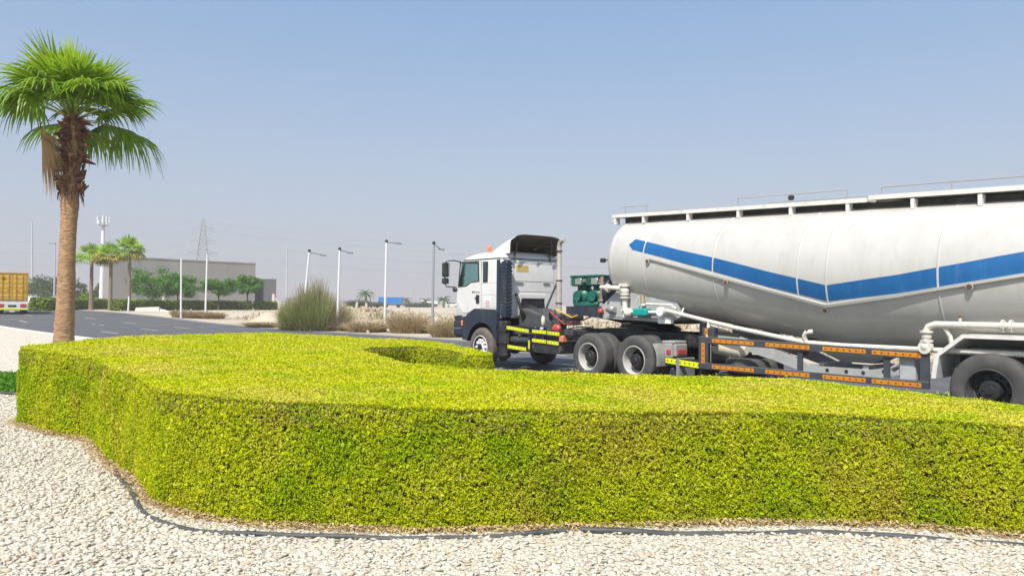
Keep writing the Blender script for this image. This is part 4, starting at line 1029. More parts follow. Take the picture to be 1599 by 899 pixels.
def far_lorry(px, Y, L_, hh, label, body_m, cab_m, rz=0.0, cab=True):
    g = gnd(px, Y); t = thing('lorry', label, 'lorry', g, rz)
    mb = MB((0, 0, 0)); mb.box(-L_ / 2, L_ / 2, -1.25, 1.25, 1.05, 1.05 + hh, .05)
    for x in np.arange(-L_ / 2 + .6, L_ / 2 - .2, 1.25): mb.box(x - .06, x + .06, -1.33, -1.252, 1.1, 1.0 + hh)
    mb.build('load_body', body_m, t)
    mb = MB((0, 0, 0)); mb.box(-L_ / 2, L_ / 2 + (2.4 if cab else 0), -.5, .5, .7, 1.0); mb.build('chassis', black, t)
    if cab:
        mb = MB((0, 0, 0)); mb.prism([(L_ / 2 + .3, .8), (L_ / 2 + 2.4, .8), (L_ / 2 + 2.4, 1.7), (L_ / 2 + 2.1, 2.8), (L_ / 2 + .3, 2.9)], -1.15, 1.15); mb.build('cab', cab_m, t)
        mb = MB((0, 0, 0)); mb.box(L_ / 2 + .9, L_ / 2 + 1.9, -1.17, -1.153, 1.75, 2.55); mb.build('window', dark_glass, t)
    for x in ([-L_ / 2 + .9, -L_ / 2 + 2.1] + ([L_ / 2 + 1.4] if cab else [L_ / 2 - 1.2])):
        for y in (-1, 1): mb = MB((0, 0, 0)); wheel_simple(mb, x, y, .5, .3); mb.build('wheel', tyre_far, t, 40)
    return t
bluef = mat('bright blue trailer', (0.004, 0.17, 0.50), .5, var=.2, vscale=.6)
far_lorry(610, 225, 7.0, 2.05, 'bright blue skip trailer parked far off beyond the rubble', bluef, bluef, .04, False)
far_lorry(675, 300, 4.5, 1.2, 'small white tipper lorry in the far distance by the fourth lamp post', carw, carw, PI, True)

# container lorry seen from behind, at the left edge
g = gnd(19, 69); ry = HD + .10
ct = thing('container_lorry', 'white trailer carrying a yellow container, seen from behind at the left edge', 'lorry', g, math.radians(34))
cy_ = mat('yellow container paint', (0.62, 0.38, 0.03), .5, col2=(.48, .27, .03), vscale=1.4, stretch=(1, 1, .4))
cyd = mat('yellow container frame', (0.40, 0.24, 0.03), .55, var=.3, vscale=3)
# local: x right, y forward (away)
z0, z1 = 1.27, 3.87
mb = MB((0, 0, 0))
for sg in (-1, 1):
    ys = np.arange(.15, 11.9, .28); pts = []
    for i, y in enumerate(ys): pts += [(sg * (1.20 if i % 2 else 1.165), y)]
    b = len(mb.v); mb.add([(x, y, z) for x, y in pts for z in (z0 + .15, z1 - .1)], [(2 * i, 2 * i + 2, 2 * i + 3, 2 * i + 1) for i in range(len(pts) - 1)])
mb.box(-1.2, 1.2, .1, 12.0, z1 - .06, z1 - .01); mb.box(-1.2, 1.2, .1, 12, z0, z0 + .15); mb.box(-1.2, 1.2, 11.9, 12.05, z0, z1)
con = mb.build('container', cy_, ct)
mb = MB((0, 0, 0))
for sg in (-1, 1): mb.box(sg * 1.09, sg * 1.22, 0, .16, z0, z1, .015)
mb.box(-1.088, 1.088, 0, .16, z1 - .14, z1, .015); mb.box(-1.088, 1.088, 0, .16, z0, z0 + .13, .015); mb.build('door_frame', cyd, con)
for sg in (-1, 1):
    mb = MB((0, 0, 0)); mb.box(sg * .015, sg * 1.075, .03, .07, z0 + .15, z1 - .16)
    for q in range(5): zz = z0 + .32 + q * .43; mb.box(sg * .12, sg * .98, .008, .03, zz, zz + .20, .02)
    mb.build('door', cy_, con)
    for xx in (.28, .78): mb = MB((0, 0, 0)); mb.tube([(sg * xx, -.03, z0 + .08), (sg * xx, -.03, z1 - .1)], .022, 6); mb.box(sg * xx - .03, sg * xx + .2 * sg, -.06, -.03, z0 + 1.0, z0 + 1.05); mb.build('lock_rod', cyd, con)
mb = MB((0, 0, 0)); mb.lathe([(.0, -.012), (.15, -.012), (.15, .0)], (-.72, .0, z1 - .55), 'y', 16); mb.build('placard', mat('dark placard', (.16, .09, .02), .6), con)
mb = MB((0, 0, 0)); mb.box(-1.2, 1.2, .05, 11.8, 1.12, 1.262); mb.box(-.5, -.35, .2, 11.5, .75, 1.118); mb.box(.35, .5, .2, 11.5, .75, 1.118); mb.build('trailer_bed', offw, ct)
mb = MB((0, 0, 0)); mb.box(-1.22, 1.22, -.05, .04, .42, 1.1, .02); mb.build('rear_panel', white, ct)
mb = MB((0, 0, 0)); mb.box(-1.21, 1.21, -.065, -.053, .43, .56); mb.build('reflector_strip', yellow, ct)
mb = MB((0, 0, 0)); mb.box(-.33, .33, -.066, -.053, .68, .88, .02); mb.build('number_plate_recess', black, ct)
for sg in (-1, 1):
    mb = MB((0, 0, 0)); mb.box(sg * .62, sg * 1.1, -.085, -.053, .66, .98, .02); mb.build('tail_light', redl, ct)
    for y in (1.4, 2.7, 4.0):
        for x in (.78, 1.08): mb = MB((0, 0, 0)); wheel_simple(mb, sg * x, 0, .5, .27); wv = [(x0, y0, zz) for x0, y0, zz in mb.v]; mb.v = [(sg * x + (y0), y + (x0 - sg * x), zz) for x0, y0, zz in wv]; mb.build('wheel', tyre_far, ct, 40)
mb = MB((0, 0, 0)); mb.box(-.2, .2, -.03, .02, .22, .40); mb.build('mudflap', offw, ct)

# ------------------------------------------------------------------ the truck (x = distance along the road heading, y = to its left, z up)
LC = 13.30
def root_at(name, label, cat, s0):
    x, y = wxy(s0, LC); t = thing(name, label, cat, (x, y, 0), math.atan2(hy, hx)); ORG[:] = (s0, 0, 0); return t
def flip(o): return o

TYRE = [(.30, -.02), (.33, 0.0), (.40, .010), (.47, .004), (.515, -.018), (.533, -.040), (.540, -.062),
        (.540, -.095), (.524, -.097), (.524, -.107), (.540, -.109), (.540, -.148), (.524, -.150), (.524, -.160), (.540, -.162),
        (.540, -.201), (.524, -.203), (.524, -.213), (.540, -.215), (.540, -.248), (.533, -.270), (.515, -.292), (.47, -.312), (.40, -.318), (.32, -.305)]
def wheel(parent, s, y, side, kind):
    """outer tyre face at y; side +1 = left of the truck"""
    T = Vector((s, y, 0.54))
    def ly(prof): return [(r, h * side) for r, h in prof]
    mb = MB(); c = (s, y, .54); mb.lathe(ly(TYRE), c, 'y', 56)
    if kind != 'front': mb.lathe(ly([(r, h - .35) for r, h in TYRE]), c, 'y', 56)
    w = mb.build('wheel', rubber_b if kind == 'front' else rubber, parent, 32)
    mb = MB()
    if kind == 'front':
        mb.lathe(ly([(.325, -.02), (.315, .004), (.300, .0), (.292, -.03), (.285, -.10), (.262, -.115), (.225, -.085), (.19, -.045)]), c, 'y', 48)
        r = mb.build('rim', darkhub, w, 35)
        mb = MB(); mb.lathe(ly([(.327, -.006), (.322, .008), (.305, .009), (.298, -.010)]), c, 'y', 48); mb.build('rim_edge', whub, w, 35)
        mb = MB(); mb.lathe(ly([(.20, -.05), (.19, -.028), (.12, -.012), (.105, .012), (.10, .012)]), c, 'y', 40)
        for k in range(10):
            a_ = k * PI / 5; q = (s + .195 * math.cos(a_), y, .54 + .195 * math.sin(a_)); mb.lathe(ly([(.048, -.06), (.046, -.02), (.025, .012), (0.001, .016)]), q, 'y', 10)
        mb.build('hub_cover', whub, w, 40)
        mb = MB(); mb.lathe(ly([(.104, .0), (.10, .03), (.07, .045), (.001, .05)]), c, 'y', 24); mb.build('hub', darkhub, w, 35)
    else:
        m_ = alloy if kind == 'drive' else dusty
        mb.lathe(ly([(.325, -.025), (.318, .004), (.302, .006), (.292, -.012), (.285, -.05), (.272, -.12), (.262, -.175), (.235, -.185)]), c, 'y', 48); mb.build('rim', m_, w, 35)
        mb = MB(); mb.lathe(ly([(.25, -.183), (.20, -.18), (.165, -.172), (.15, -.13), (.145, -.05), (.135, -.035), (.07, -.03), (.06, -.015), (.001, -.012)]), c, 'y', 36)
        for k in range(10):
            a_ = k * PI / 5 + .2; q = (s + .205 * math.cos(a_), y, .54 + .205 * math.sin(a_)); mb.lathe(ly([(.018, -.18), (.018, -.14), (.010, -.125), (.001, -.125)]), q, 'y', 6)
        for k in range(8):
            a_ = k * PI / 4; q = (s + .10 * math.cos(a_), y, .54 + .10 * math.sin(a_)); mb.lathe(ly([(.012, -.034), (.012, -.022), (.001, -.022)]), q, 'y', 6)
        mb.build('hub', darkhub, w, 35)
    return w
def strip(parent, s0, s1, z0, z1, y, m, h=.075, marks=6, name='reflector_strip', side=1, vert=False):
    """reflective strip with dark arrow marks, on an almost level bar from (s0,z0) to (s1,z1)"""
    mb = MB(); n = marks
    if not vert:
        mb.prism([(s0, z0 - h / 2), (s1, z1 - h / 2), (s1, z1 + h / 2), (s0, z0 + h / 2)], y, y + .004 * side); mb.m = 1
        for i in range(n):
            f = (i + .5) / n; sc_ = s0 + (s1 - s0) * f; zc = z0 + (z1 - z0) * f; d = (1 if f < .5 else -1) * abs(s1 - s0) / n * .22
            mb.prism([(sc_ + d * 1.1, zc), (sc_ - d * .6, zc + h * .26), (sc_ - d * .1, zc), (sc_ - d * .6, zc - h * .26)], y + .0045 * side, y + .0065 * side)
    else:
        mb.prism([(s0, z0), (s1, z0), (s1, z1), (s0, z1)], y, y + .004 * side); mb.m = 1
        for i in range(n):
            zc = z0 + (z1 - z0) * (i + .5) / n; sc_ = (s0 + s1) / 2; w_ = abs(s1 - s0) * .26
            mb.prism([(sc_ - w_, zc - .03), (sc_, zc + .03), (sc_ + w_, zc - .03), (sc_, zc - .005)], y + .0045 * side, y + .0065 * side)
    return mb.build(name, [m, blackt], parent)

# ---- tractor
tr = root_at('tractor_truck', 'white day-cab tractor truck with navy bumper and fenders, hauling the tanker', 'truck', 12.4)
S_F, S_D1, S_D2 = 16.62, 12.36, 10.96
for side in (1, -1):
    wheel(tr, S_F, 1.25 * side - .03 * side, side, 'front')
    wheel(tr, S_D1, 1.25 * side, side, 'drive'); wheel(tr, S_D2, 1.25 * side, side, 'drive')
mb = MB()
for s in (S_F, S_D1, S_D2): mb.cyl((s, -.95, .54), (s, .95, .54), .075, 12); mb.sphere((s, 0, .54), .22, 14, 8)
mb.build('axle', dusty, tr, 40)
# frame rails with cross members
mb = MB()
for sg in (-1, 1):
    mb.prism([(17.3, .72), (17.3, .98), (15.2, 1.0), (13.2, 1.16), (10.2, 1.14), (9.25, 1.02), (9.25, .86), (10.2, .86), (13.2, .86), (15.2, .72)], sg * .38, sg * .46)
for s in (16.0, 14.4, 13.1, 11.66, 10.3, 9.35): mb.box(s - .06, s + .06, -.38, .38, .80, .98)
mb.build('chassis_frame', black, tr)
# suspension bogie and springs near the drive wheels
for sg in (-1, 1):
    mb = MB(); mb.prism([(12.7, .62), (11.66, .95), (10.6, .62), (10.6, .54), (11.66, .78), (12.7, .54)], sg * .50, sg * .60); mb.box(11.5, 11.82, sg * .47, sg * .62, .55, .85, .02); mb.build('bogie_beam', dusty, tr)
    mb = MB(); mb.prism([(17.2, .62), (16.6, .70), (15.9, .62), (15.9, .55), (16.6, .62), (17.2, .55)], sg * .46, sg * .56); mb.build('leaf_spring', dusty, tr)

# cab body: lofted shell with real window openings
def rrect(x0, x1, y0, y1, r, n=5):
    out = []
    for cx_, cy_, a0 in ((x1 - r, y1 - r, 0), (x0 + r, y1 - r, PI / 2), (x0 + r, y0 + r, PI), (x1 - r, y0 + r, 3 * PI / 2)):
        for i in range(n + 1): a_ = a0 + PI / 2 * i / n; out.append((cx_ + r * math.cos(a_), cy_ + r * math.sin(a_)))
    return out
def loft(levels):
    mb = MB(); rings = []
    for z, x0, x1, hw, r in levels: rings.append([(x, y, z + (0 if z < 2.99 else 0)) for x, y in rrect(x0, x1, -hw, hw, r)])
    n = len(rings[0]); vs_ = [p for R_ in rings for p in R_]; fs = [tuple(range(n - 1, -1, -1)), tuple(range((len(rings) - 1) * n, len(rings) * n))]
    for i in range(len(rings) - 1):
        for k in range(n): fs.append((i * n + k, i * n + (k + 1) % n, (i + 1) * n + (k + 1) % n, (i + 1) * n + k))
    mb.add(vs_, fs); return mb
SB = 15.87
body = loft([(1.36, SB, 17.98, 1.10, .10), (1.42, SB, 18.02, 1.12, .12), (1.95, SB, 18.02, 1.12, .14), (2.35, SB, 17.98, 1.12, .16), (2.96, SB, 17.76, 1.10, .18), (3.04, SB + .02, 17.66, 1.07, .20), (3.12, SB + .07, 17.45, 1.01, .24), (3.17, SB + .16, 17.15, .90, .30), (3.19, SB + .4, 16.8, .6, .30)]).build('cab', white, tr, 40)
def cutter(mbx):
    c = mbx.build('cut', interior, tr); m_ = body.modifiers.new('b', 'BOOLEAN'); m_.operation = 'DIFFERENCE'; m_.solver = 'EXACT'; m_.object = c
    try: m_.material_mode = 'TRANSFER'
    except Exception: pass
    return c
WIN = [(17.74, 2.91), (16.86, 2.905), (16.83, 2.36), (17.22, 2.34), (17.42, 2.245), (17.83, 2.22)]       # side window outline
cuts = []
mb = MB(); mb.box(16.0, 17.70, -1.02, 1.02, 1.75, 2.92, .08); cuts.append(cutter(mb))
mb = MB(); mb.prism(WIN, -1.4, 1.4); cuts.append(cutter(mb))
mb = MB(); mb.box(17.4, 18.4, -.98, .98, 2.15, 2.88, .06); cuts.append(cutter(mb))
bpy.context.view_layer.update()
dg = bpy.context.evaluated_depsgraph_get()
me2 = bpy.data.meshes.new_from_object(body.evaluated_get(dg)); body.modifiers.clear(); body.data = me2
if interior.name not in [m_.name for m_ in me2.materials if m_]: me2.materials.append(interior)
for c in cuts: bpy.data.objects.remove(c, do_unlink=True)
me2.polygons.foreach_set('use_smooth', [True] * len(me2.polygons)); me2.set_sharp_from_angle(angle=math.radians(38))
CB = body
# glass panes
def inset(poly, f):
    cx_ = sum(p[0] for p in poly) / len(poly); cz_ = sum(p[1] for p in poly) / len(poly)
    return [(cx_ + (x - cx_) * f, cz_ + (z - cz_) * f) for x, z in poly]
for sg in (1, -1):
    # door panel with its window hole, a hair proud of the cab side
    DO = [(17.80, 2.945), (16.76, 2.94), (16.74, 1.47), (17.28, 1.47), (17.62, 1.48), (17.93, 1.80)]
    mb = MB(); mb.frame(DO, inset(WIN, 1.0), sg * 1.121, sg * 1.134); door = mb.build('door', white, tr)
    mb = MB(); mb.frame(inset(WIN, 1.05), inset(WIN, .955), sg * 1.136, sg * 1.146); mb.build('window_seal', gasket, door)
    mb = MB(); mb.prism(inset(WIN, .98), sg * 1.10, sg * 1.106); mb.build('window', teal_glass, door)
    mb = MB(); mb.box(16.80, 16.96, sg * 1.136, sg * 1.15, 1.74, 1.98, .01); mb.build('handle', gasket, door)
    mb = MB(); mb.box(16.90, 17.00, sg * 1.15, sg * 1.165, 1.88, 1.91); mb.build('handle', black, door)
    if sg > 0:
        mb = MB()
        x = 17.16
        for k, w_ in enumerate((.05, .05, .045, .0, .035, .035, .035, .035)):           # small lettering on the door, too fine to read
            if w_: mb.box(x, x - w_ * .8, 1.1345, 1.1365, 2.035, 2.085 if k < 3 else 2.07)
            x -= w_ + .012
        mb.build('lettering', gasket, door)
    mb = MB(); mb.prism([(16.66, 2.90), (16.44, 2.895), (16.44, 2.33), (16.655, 2.325)], sg * 1.1215, sg * 1.130); sw = mb.build('side_window', gasket, tr)
    mb = MB(); mb.prism([(16.64, 2.88), (16.50, 2.875), (16.50, 2.37), (16.64, 2.37)], sg * 1.1305, sg * 1.134); mb.build('pane', dark_glass, sw)
    mb = MB()
    for z in (1.62, 1.98, 2.30): mb.box(SB + .12, 16.71, sg * 1.1205, sg * 1.124, z, z + .006)
    mb.box(16.725, 16.735, sg * 1.1205, sg * 1.124, 1.47, 2.93); mb.build('panel_seam', mat('panel seam grey', (.35, .35, .35), .6), tr)
mb = MB()
for k in range(3): mb.box(16.36, 16.52, 1.122, 1.126, 1.66 + k * .07, 1.68 + k * .07)
mb.build('warning_marks', redmark, tr)
mb = MB(); mb.box(16.30, 16.60, 1.1215, 1.1245, 1.80, 1.96); mb.build('sticker', stickw, tr)
# windscreen, grille, headlights (seen only from other positions)
mb = MB(); mb.hull([(17.99, y, 2.2) for y in (-.97, .97)] + [(17.79, y, 2.86) for y in (-.97, .97)] + [(17.97, y, 2.2) for y in (-.97, .97)] + [(17.77, y, 2.86) for y in (-.97, .97)]); mb.build('windscreen', teal_glass, tr)
mb = MB()
for k in range(6): mb.box(18.022, 18.05, -.75, .75, 1.45 + k * .10, 1.51 + k * .10, .01)
mb.build('grille', navy, tr)
# roof gutter seam
mb = MB(); R_ = rrect(SB - .006, 17.766, -1.106, 1.106, .18); R2 = rrect(SB - .004, 17.75, -1.103, 1.103, .18); n = len(R_)
mb.add([(x, y, 2.955) for x, y in R_] + [(x, y, 2.985) for x, y in R2], [(i, (i + 1) % n, (i + 1) % n + n, i + n) for i in range(n)]); mb.build('roof_seam', gasket, tr)
# dashboard, steering wheel, seats
mb = MB(); mb.box(17.3, 17.68, -1.0, 1.0, 1.8, 2.24, .08); mb.build('dashboard', interior, tr)
mb = MB()
ca_ = [(17.12 + .10 * math.cos(a_) , .55 + .22 * math.sin(a_), 2.36 + .20 * math.cos(a_) * .9) for a_ in np.linspace(0, 2 * PI, 25)]
mb.tube(ca_, .018, 6, False); mb.tube([(17.15, .55, 2.36), (17.4, .55, 2.15)], .03, 6); mb.tube([(17.12, .34, 2.36), (17.12, .76, 2.36)], .018, 6); mb.build('steering_wheel', gasket, tr, 60)
for y in (.55, -.55): mb = MB(); mb.box(16.2, 16.75, y - .25, y + .25, 1.76, 1.95, .05); mb.box(16.1, 16.25, y - .24, y + .24, 1.9, 2.62, .05); mb.build('seat', interior, tr)
# amber beacon
mb = MB(); mb.lathe([(.001, 3.18), (.075, 3.18), (.075, 3.20), (.062, 3.21), (.062, 3.36), (.05, 3.38), (.001, 3.385)], (17.05, .62, 0), 'z', 18); mb.build('beacon', amber, tr, 40)
# mirrors
for sg in (1, -1):
    mb = MB(); yb = 1.13 * sg; yo = 1.38 * sg
    mb.tube([(17.72, yb, 2.93), (17.95, yb + .12 * sg, 2.98), (18.12, yo, 2.95), (18.18, yo, 2.6), (18.20, yo, 2.32), (18.08, yo, 2.22), (17.93, yb + .02 * sg, 2.20)], .018, 7)
    arm = mb.build('mirror_arm', gasket, tr, 60)
    mb = MB(); mb.box(18.09, 18.21, yo - .11, yo + .11, 2.50, 2.92, .035); mh = mb.build('mirror', gasket, tr)
    mb = MB(); mb.box(18.082, 18.089, yo - .09, yo + .09, 2.53, 2.89); mb.build('mirror_glass', chrome, mh)
    mb = MB(); mb.box(18.10, 18.22, yo - .10, yo + .10, 2.30, 2.47, .03); mh = mb.build('mirror', gasket, tr)
    mb = MB(); mb.box(18.092, 18.099, yo - .08, yo + .08, 2.32, 2.45); mb.build('mirror_glass', chrome, mh)
    mb = MB(); mb.box(17.88, 18.06, yb - .02, yb + .09 * sg, 2.07, 2.20, .04); mb.build('mirror_bracket', navy, tr)
# front fender, bumper, steps
for sg in (1, -1):
    arch = [(16.62 + .68 * math.cos(a_), .54 + .68 * math.sin(a_)) for a_ in np.linspace(math.radians(12), math.radians(165), 16)]
    poly = [(17.30, .70)] + arch + [(15.92, .70), (15.92, 1.50), (15.98, 1.58), (16.95, 1.60), (17.28, 1.46), (17.52, 1.22), (17.54, .72)]
    mb = MB(); mb.prism(poly, sg * .86, sg * 1.20); fe = mb.build('fender', navy, tr)
    mb = MB(); mb.box(17.50, 17.57, sg * 1.12, sg * 1.225, 1.10, 1.25, .015); mb.build('side_marker', amber, fe)
    mb = MB(); mb.box(17.56, 18.05, sg * .75, sg * 1.19, .78, 1.30, .08); mb.prism([(17.56, 1.28), (18.02, 1.28), (18.0, 1.38), (17.7, 1.40)], sg * .80, sg * 1.15); mb.build('bumper', navy, tr)
    mb = MB(); mb.box(18.045, 18.075, sg * .78, sg * 1.12, .95, 1.16, .02); mb.build('headlight', chrome, tr)
    mb = MB(); mb.box(17.60, 17.98, sg * 1.0, sg * 1.194, 1.02, 1.035, .0); mb.build('bumper_trim', steel, tr)
mb = MB(); mb.box(17.75, 18.08, -.745, .745, .74, 1.36, .06); mb.build('bumper', navy, tr)
# cab rear corner intake with ribs
for sg in (1,):
    mb = MB(); mb.box(15.60, SB - .004, sg * .93, sg * 1.12, 1.36, 2.88, .03)
    for k in range(15): z = 1.45 + k * .095; mb.box(15.592, SB - .02, sg * .922, sg * 1.127, z, z + .055, .006)
    mb.build('air_intake', navy, tr)
    mb = MB(); mb.box(15.63, SB - .02, sg * .94, sg * 1.06, 2.885, 2.95, .02); mb.build('intake_cap', steel, tr)
    mb = MB(); mb.box(SB + .005, 16.02, sg * 1.121, sg * 1.135, 1.36, 2.93); mb.build('corner_trim', navy, tr)
# cab back: hatch lines, handles, sticker, black panel for the engine recess
mb = MB()
for (y0, y1, z0_, z1_) in ((-.78, .66, 2.36, 2.368), (-.78, .66, 2.08, 2.086), (-.78, .66, 2.86, 2.866), (-.80, -.79, 2.08, 2.866), (.665, .672, 2.08, 2.866), (-1.02, -.84, 2.20, 2.206), (-1.02, -.84, 2.05, 2.056), (-1.02, -.84, 2.75, 2.756)): mb.box(SB - .006, SB - .0005, y0, y1, z0_, z1_)
mb.build('panel_seam', mat('panel seam tan', (.32, .29, .22), .7), tr)
for y in (.46, -.52): mb = MB(); mb.box(SB - .03, SB - .001, y - .13, y + .13, 2.29, 2.345, .012); mb.build('hatch_handle', steel, tr)
mb = MB(); mb.box(SB - .005, SB - .001, .14, .58, 2.62, 2.80); mb.m = 1
for k in range(3):
    for q in range(6): mb.box(SB - .007, SB - .0055, .17 + q * .065, .17 + q * .065 + (.05 if (q + k) % 3 else .03), 2.65 + k * .05, 2.675 + k * .05)
mb.build('sticker', [sticker, mat('sticker ink', (.50, .30, .10), .6)], tr)
mb = MB(); mb.frame([(-.62, 1.42), (.62, 1.42), (.50, 2.00), (-.50, 2.00)], [(-.50, 1.42), (.50, 1.42), (.42, 1.90), (-.42, 1.90)], 0, .05)
mb.v = [(SB - .05 + y, x, z) for x, y, z in mb.v]; mb.build('tunnel_frame', white, tr)
mb = MB(); mb.box(SB - .012, SB - .002, -.48, .48, 1.44, 1.88); mb.build('opening_shade_panel', black, tr)  # flat black panel painting in the shade of the engine recess
mb = MB(); mb.hull([(15.84, y, z) for y in (-.48, .48) for z in (.95, 1.62)] + [(15.1, y, z) for y in (-.40, .40) for z in (.95, 1.45)] + [(15.5, y, 1.62) for y in (-.35, .35)] + [(14.75, y, z) for y in (-.28, .28) for z in (.95, 1.22)]); mb.build('engine_cover', canvas, tr, 30)
mb = MB(); mb.tube([(15.84, .60, 2.0), (15.7, .63, 1.85), (15.66, .58, 1.6), (15.6, .5, 1.45), (15.7, .45, 1.3)], .04, 8); mb.build('intake_hose', gasket, tr, 60)
mb = MB(); mb.tube([(15.8, .40, 1.42), (15.6, .30, 1.66), (15.3, .2, 1.55), (15.1, .1, 1.25)], .055, 8); mb.build('intake_hose', gasket, tr, 60)
# roof air deflector: an open shell
mb = MB(); rings = []
for x, hw, z_ in ((16.95, .62, 3.16), (16.65, .74, 3.26), (16.3, .84, 3.40), (15.95, .90, 3.54), (15.62, .92, 3.63)):
    ring = []
    for q in range(17):
        a_ = PI * q / 16; c_, s2 = math.cos(a_), math.sin(a_); ex = .42
        ring.append((x + (.10 if abs(c_) > .9 else 0), hw * math.copysign(abs(c_) ** ex, c_), 3.10 + (z_ - 3.10) * abs(s2) ** ex))
    rings.append(ring)
n = 17; vs_ = [p for R_ in rings for p in R_]; fs = [(i * n + k, i * n + k + 1, (i + 1) * n + k + 1, (i + 1) * n + k) for i in range(4) for k in range(16)]
ins = [(p[0] + (.03 if i == 0 else 0), p[1] * .955, 3.10 + (p[2] - 3.10) * .935) for i, R_ in enumerate(rings) for p in R_]
mb.add(vs_, fs); mb.add([vs_[k] for k in range(17)], [tuple(range(17))])
b = len(mb.v); mb.m = 1; mb.add(ins, [tuple(reversed(f)) for f in fs]); mb.add([ins[k] for k in range(17)], [tuple(range(17))])
e0 = 4 * n; mb.m = 2; mb.add([vs_[e0 + k] for k in range(17)] + [ins[e0 + k] for k in range(17)], [(k, k + 1, k + 18, k + 17) for k in range(16)])
de = mb.build('roof_deflector', [white, defl_in, gasket], tr, 40)
mb = MB()
for y in (-.55, .70): mb.tube([(15.75, y, 3.08), (15.68, y, 3.35), (15.7, y * .95, 3.54)], .02, 6)
mb.tube([(15.9, -.8, 3.12), (15.75, -.3, 3.35), (15.72, .1, 3.22)], .018, 6); mb.tube([(15.72, -.75, 3.34), (15.72, .75, 3.34)], .016, 6); mb.build('deflector_strut', gasket, de, 60)
mb = MB()
for y in (-.62, .62): mb.tube([(15.9, y, 3.15), (15.85, y * 1.03, 3.03), (15.855, y * 1.05, 2.93)], .022, 6)
mb.build('deflector_strap', mat('strap brown', (.10, .08, .06), .7), de, 60)
# exhaust stack
mb = MB(); XE, YE = 15.45, -.62
mb.tube([(XE, YE, 1.35), (XE, YE, 2.35)], .085, 16); mb.tube([(XE, YE, 2.35), (XE, YE, 2.42), (XE, YE, 3.22), (XE, YE, 3.36), (XE - .035, YE, 3.45), (XE - .11, YE, 3.505), (XE - .22, YE, 3.52)], [.085, .068, .068, .068, .068, .066, .066], 16)
mb.build('exhaust_stack', mat('exhaust aluminium', (.62, .58, .53), .4, .35, var=.25, vscale=6), tr, 50)
for z in (1.75, 2.38, 3.2): mb = MB(); mb.lathe([(.07, z), (.095, z), (.095, z + .035), (.07, z + .035)], (XE, YE, 0), 'z', 16); mb.build('exhaust_clamp', dusty, tr, 50)
mb = MB(); mb.tube([(XE + .02, YE + .05, 2.35), (XE + .12, YE + .35, 1.65), (XE + .1, YE + .4, 1.45)], .03, 7); mb.build('exhaust_stay', dusty, tr, 50)
# battery and valve cluster behind the cab, hoses
mb = MB(); mb.box(14.7, 15.15, -.75, .1, 1.18, 1.30, .02); mb.box(14.72, 15.1, -.9, -.3, 1.30, 1.50, .03); mb.tube([(15.4, -.8, 1.46), (15.4, .15, 1.46)], .03, 6); mb.tube([(15.4, .15, 1.46), (15.4, .15, 1.05)], .03, 6)
mb.tube([(15.1, .25, 1.2), (14.85, .1, 1.45), (14.7, .0, 1.2)], .035, 7); mb.sphere((14.95, -.15, 1.38), .10, 10, 7); mb.build('valve_rack', dusty, tr, 45)
for (p, c_) in (([(15.0, -.1, 1.35), (14.7, .2, 1.62), (14.1, .15, 1.40), (13.6, .1, 1.55), (13.2, .2, 1.5)], mat('yellow air line', (.75, .42, .05), .5)), ([(15.0, .0, 1.3), (14.75, .35, 1.55), (14.2, .3, 1.22), (13.6, .2, 1.35), (13.2, .3, 1.45)], redl), ([(15.0, .1, 1.25), (14.8, .3, 1.5), (14.4, .3, 1.2)], gasket)):
    C = catmull([np.array(q) for q in p], 6, False) if False else None
    q2 = [];
    for i in range(len(p) - 1):
        for u in np.linspace(0, 1, 6, endpoint=False): q2.append(tuple(np.array(p[i]) * (1 - u) + np.array(p[i + 1]) * u))
    q2.append(p[-1]); mb = MB(); mb.tube(q2, .018, 6); mb.build('air_line', c_, tr, 80)
# side: step box, air tanks, battery box, fuel tank
mb = MB(); mb.box(15.54, 15.86, .98, 1.18, .30, 1.28, .03)
for z in (.36, .68, 1.0): mb.box(15.52, 15.88, 1.00, 1.205, z, z + .05, .01)
mb.build('cab_step', black, tr)
mb = MB(); mb.box(15.84, 15.87, .88, 1.17, .20, .60, .01); mb.build('mudflap', gasket, tr)
mb = MB(); mb.box(14.52, 15.46, .62, 1.02, .50, 1.16, .03); mb.build('battery_box', navy, tr)
mb = MB(); mb.tube([(14.60, 1.08, .80), (15.35, 1.08, .80)], .09, 14); mb.tube([(14.6, .98, .96), (15.35, .98, .96)], .07, 12); mb.sphere((15.0, 1.12, .92), .06, 8, 6); mb.build('air_tank', dusty, tr, 40)
mb = MB(); mb.box(14.50, 15.50, 1.17, 1.205, 1.04, 1.17, .008); mb.box(14.60, 15.46, 1.17, 1.205, .53, .66, .008); mb.box(14.50, 14.58, 1.17, 1.205, .51, .92, .008); mb.box(15.44, 15.50, 1.10, 1.168, .5, 1.1, .008); mb.build('side_bar', black, tr)
strip(tr, 15.46, 14.56, 1.118, 1.05, 1.206, yellow, .08, 8); strip(tr, 15.42, 14.66, .622, .585, 1.206, yellow, .08, 6); strip(tr, 14.51, 14.57, .60, .82, 1.206, yellow, .08, 3, vert=True)
mb = MB(); mb.prism([(13.40, .84), (14.42, .84), (14.44, .62), (14.36, .53), (13.46, .53), (13.38, .62)], .58, 1.18); mb.build('fuel_tank', mat('dull aluminium tank', (.20, .20, .20), .45, .5, var=.4, vscale=5), tr)
mb = MB()
for k in range(5): mb.box(13.44, 14.38, 1.181, 1.20, .56 + k * .05, .585 + k * .05)
mb.box(13.38, 14.46, 1.17, 1.205, .745, .865, .008); mb.box(13.36, 14.46, 1.17, 1.205, .96, 1.09, .008); mb.box(13.5, 14.4, .62, 1.1, .86, .95, .02); mb.box(14.0, 14.08, 1.1, 1.18, .85, 1.0); mb.build('side_bar', black, tr)
